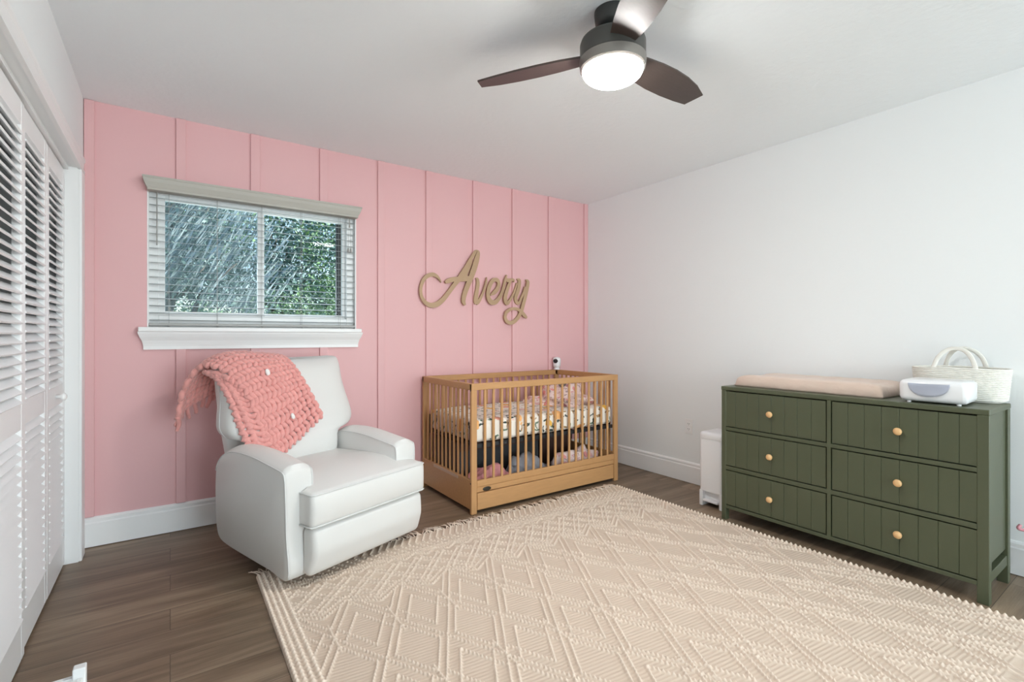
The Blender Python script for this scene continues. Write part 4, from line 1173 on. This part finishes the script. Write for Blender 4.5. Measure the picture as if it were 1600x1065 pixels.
# inner rhombi in every cell: cell index by wrapped coordinates
# a point of cell has distances to the U-lines and V-lines
uu = np.mod(U, PYS); vv = np.mod(V_, PYS)
cell_u = np.floor(U / PYS).astype(int); cell_v = np.floor(V_ / PYS).astype(int)
kind = (cell_u + cell_v) % 2        # alternates between side by side and stacked cells
for off, kk in ((0.060, 0), (0.100, 1)):
    for A_, Bv, al in ((uu, vv, V_), (vv, uu, U)):
        for a in (off, PYS - off):
            d = (A_ - a) * nf
            lo = off - 0.008 if (kk == 0 or a == off) else 0.0
            hi = PYS - off + 0.008 if (kk == 0 or a != off) else PYS
            msk = zoneA & (Bv > lo) & (Bv < hi) & (kind == kk)
            add_line(d, al * 0.5, mask=msk)
# short stubs joining the node to the inner rhombus of stacked cells
dxn = wrap(x_, PXS); dyn = wrap(y_, PYS)
add_line(dxn, y_, mask=zoneA & (np.abs(dyn) < 0.10))
# zig-zag bands near the far end
tri = lambda x, p, a: a * (2 * np.abs(2 * (x / p - np.floor(x / p + 0.5))) - 1)
for c0, p, a, lo, hi in ((2.105, PXS, 0.045, 2.04, 2.17), (2.135, PXS, 0.045, 2.07, 2.20), (2.385, PXS / 2, 0.020, 2.34, 2.43)):
    add_line((Yg - (tri(x_, p, a) + c0)) * 0.80, Xg, 0.0048, 0.013, 1.0, inner & (Yg > lo) & (Yg < hi))
zoneB = inner & (Yg > 2.135 + tri(x_, PXS, 0.045)) & (Yg < 2.36)
for A_ in (y_ - 0.2375 + 1.15 * x_, y_ - 0.2375 - 1.15 * x_):
    w_ = wrap(A_, 1.15 * PXS / 2)
    for off in (-0.020, 0.020):
        add_line((w_ - off) * 0.656, y_, 0.0046, 0.014, 0.95, zoneB)
zoneC = (Xg > RX0 + 0.03) & (Xg < RX1 - 0.03) & (Yg >= 2.42)
chev = wrap(Xg + 0.55 * tri(Yg - 2.42, 0.19, 0.05), 0.042)
add_line(chev, Yg, 0.0052, 0.02, 0.95, zoneC)
for yy in (2.405, 2.43): add_line(Yg - yy, Xg, 0.0045, 0.012, 0.9, inner)
# thick braided borders
for xb in (0.008, 0.030, 0.053, 0.078):
    for base, sg in ((RX0, 1), (RX1, -1)):
        if sg < 0 and xb > 0.02: continue
        add_line(Xg - (base + sg * xb), Yg + 0.008 * (xb > 0.02), 0.0085, 0.024, 1.25)
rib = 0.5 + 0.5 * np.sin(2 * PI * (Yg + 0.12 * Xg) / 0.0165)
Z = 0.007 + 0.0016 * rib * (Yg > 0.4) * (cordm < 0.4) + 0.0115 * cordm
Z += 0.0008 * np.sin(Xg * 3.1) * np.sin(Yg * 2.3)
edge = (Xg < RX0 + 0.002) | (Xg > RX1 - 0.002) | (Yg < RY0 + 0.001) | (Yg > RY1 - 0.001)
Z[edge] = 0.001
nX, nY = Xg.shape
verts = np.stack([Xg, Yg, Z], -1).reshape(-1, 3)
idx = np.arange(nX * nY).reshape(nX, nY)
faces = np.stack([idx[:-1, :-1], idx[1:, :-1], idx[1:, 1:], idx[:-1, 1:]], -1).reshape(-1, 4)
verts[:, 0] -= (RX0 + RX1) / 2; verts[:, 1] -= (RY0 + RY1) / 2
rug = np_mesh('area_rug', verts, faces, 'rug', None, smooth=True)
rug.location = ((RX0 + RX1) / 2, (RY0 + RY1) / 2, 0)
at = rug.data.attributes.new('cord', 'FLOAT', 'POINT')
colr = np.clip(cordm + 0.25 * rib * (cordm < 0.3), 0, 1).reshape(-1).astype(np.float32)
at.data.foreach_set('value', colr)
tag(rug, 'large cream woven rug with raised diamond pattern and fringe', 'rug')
bm = bmesh.new()
for k in range(230):
    x = RX0 + 0.012 + (RX1 - RX0 - 0.024) * k / 229
    L_ = 0.055 + 0.03 * random.random(); a = random.uniform(-0.7, 0.7)
    pts = [(x + a * L_ * t + 0.006 * math.sin(4 * t + k), RY1 - 0.004 + L_ * t, 0.008 + 0.006 * math.sin(PI * t) * random.uniform(0.3, 1.4) - 0.003 * t) for t in (0, .25, .5, .75, 1)]
    pts = [(p[0] - rug.location.x, p[1] - rug.location.y, max(p[2], 0.004)) for p in pts]
    tube(bm, pts, [0.0034, 0.0032, 0.003, 0.0028, 0.0024], 5)
fr = finish('fringe', bm, 'fringe', rug, smooth=True); fr['kind'] = 'stuff'

# ------------------------------------------------------------------ white corner piece by the closet (bottom left)
wc = empty('toy_chest', 'white painted toy chest corner at the bottom left edge', 'toy chest', (-0.17, 1.50, 0))
r0 = ray(132, 1034)
dpt = 1.22
px_, py_ = r0[0] * dpt, r0[1] * dpt; zt_ = CAM_H + r0[2] * dpt
wc.location = (px_, py_, 0)
for ya in (-0.025, -0.55):
    bm = bmesh.new(); box(bm, -0.020, 0.005, ya, ya + 0.025, 0, zt_, 0.002, 1)
    finish('corner_post', bm, 'trim', wc)
bm = bmesh.new(); box(bm, -0.195, -0.018, -0.020, -0.004, 0.03, zt_ - 0.022, 0.002, 1); box(bm, -0.195, -0.018, -0.545, -0.53, 0.03, zt_ - 0.022, 0.002, 1)
box(bm, -0.012, 0.0, -0.525, -0.025, 0.03, zt_ - 0.022, 0.002, 1); box(bm, -0.20, -0.19, -0.545, -0.004, 0.0, zt_ - 0.022)
finish('side_panel', bm, 'trim', wc)
bm = bmesh.new(); box(bm, -0.185, -0.012, -0.535, -0.02, zt_ - 0.035, zt_ - 0.024)
finish('lid', bm, 'trim', wc)

# pink thing at the right edge, on the floor beside the dresser
yk, zk = on_x(1597, 823, 3.24)
tk = empty('toy_stroller', 'pink tube framed doll stroller at the right edge by the dresser', 'toy', (3.24, yk - 0.05, 0))
bm = bmesh.new()
P = catmull([(0.0, 0.055, zk + 0.008), (-0.01, 0.060, zk - 0.008), (0.0, 0.03, zk - 0.012), (0.0, -0.06, zk - 0.006), (0.0, -0.10, zk - 0.08), (0.0, -0.12, 0.012)], 6)
tube(bm, [tuple(p) for p in P], 0.007, 8); tube(bm, [(0, -0.10, zk - 0.06), (0, -0.02, 0.012)], 0.006, 8)
finish('frame', bm, 'pinkplastic', tk, smooth=True)
for yy in (-0.12, -0.02):
    bm = bmesh.new(); lathe(bm, [(0.010, -0.01), (0.012, 0.0), (0.010, 0.01)], 16, (0, yy, 0.012), 'x')
    finish('wheel', bm, 'plastic', tk)

# ------------------------------------------------------------------ outside
bm = bmesh.new(); box(bm, -14, 18, YF + T, 26, -0.5, -0.35); struct(finish('ground_outside', bm, 'grass'), 'shaded garden ground outside the window', 'ground')
def leaves(name, n, centers, size, m, parent, elong=1.0, droop=False, seed=0):
    rs = np.random.default_rng(seed)
    ci = rs.integers(0, len(centers), n); c = np.array([centers[i][:3] for i in ci]); r = np.array([centers[i][3] for i in ci])
    d = rs.normal(size=(n, 3)); d /= np.linalg.norm(d, axis=1)[:, None]; rad = rs.uniform(0.45, 1.0, n) ** 0.6
    p = c + d * (rad * r)[:, None]
    s = size * rs.uniform(0.6, 1.4, n)
    if droop:
        a = np.stack([rs.normal(-0.60, 0.15, n), rs.normal(0, .1, n), -np.ones(n)], -1)
    else:
        a = rs.normal(size=(n, 3))
    a /= np.linalg.norm(a, axis=1)[:, None]
    b = np.cross(a, rs.normal(size=(n, 3))); b /= np.linalg.norm(b, axis=1)[:, None] + 1e-9
    a = a * (s * elong)[:, None]; b = b * (s * (0.26 if droop else 0.5))[:, None]
    V4 = np.stack([p - a, p + b * 0.9, p + a, p - b * 0.9], 1).reshape(-1, 3)
    return np_mesh(name, V4, np.arange(4 * n).reshape(n, 4), m, parent)
def tree(x, y, h, r, n, m, label, seed, droop=False, trunk=0.1, size=0.05, zlow=0.3):
    t = empty('oak_tree' if not droop else 'mossy_oak_tree', label, 'tree', (x, y, -0.36))
    rs = np.random.default_rng(seed)
    cs = [(rs.normal(0, r * 0.55), rs.normal(0, r * 0.35), rs.uniform(zlow, h), rs.uniform(0.35, 0.6) * r) for _ in range(16)]
    bm = bmesh.new(); tube(bm, [(0, 0, 0), (0.05, 0, h * 0.3), (-0.05, 0.05, h * 0.6), (0.1, 0, h * 0.9)], [trunk, trunk * 0.8, trunk * 0.5, trunk * 0.25], 10)
    for k in range(12):
        c = cs[k]; tube(bm, [(0, 0, h * (0.15 + 0.04 * k)), (c[0] * 0.5, c[1] * 0.5, c[2] * 0.8 + 0.1), c[:3]], [trunk * 0.35, trunk * 0.2, trunk * 0.07], 6)
    finish('trunk', bm, 'bark', t, smooth=True)
    leaves('foliage', n, cs, size, m, t, 0.9, False, seed)
    if droop: leaves('hanging_moss', n * 2 // 3, cs, size * 1.5, 'moss', t, 2.6, True, seed + 50)
    return t
tree(-0.05, 7.4, 3.9, 1.15, 11000, 'leaf2', 'grey green oak with hanging moss outside the left pane', 31, True, 0.14, 0.030)
tree(2.75, 8.6, 3.0, 1.45, 14000, 'leaf', 'green leafy oak outside the right pane', 32, False, 0.08, 0.032)
tree(-1.3, 12.2, 5.0, 2.0, 11000, 'leaf', 'tall green oak farther back outside the left pane', 33, False, 0.16, 0.055)
tree(2.8, 17.8, 5.6, 2.9, 16000, 'leaf2', 'blue green tree farther back between the two panes', 34, False, 0.13, 0.085)
tree(8.2, 16.5, 4.2, 2.4, 9000, 'leaf', 'distant green tree outside the right edge of the window', 35, False, 0.12, 0.055)
tree(0.9, 10.9, 2.3, 1.1, 8000, 'leaf', 'low green bush between the two nearer oaks outside', 36, False, 0.05, 0.030)
tree(-0.5, 27.0, 8.0, 3.6, 9000, 'leaf2', 'wide hazy tree in the far row behind the left pane', 37, False, 0.15, 0.11)
tree(8.5, 28.0, 5.6, 3.4, 9000, 'leaf', 'wide green tree in the far row behind the right pane', 38, False, 0.15, 0.11)
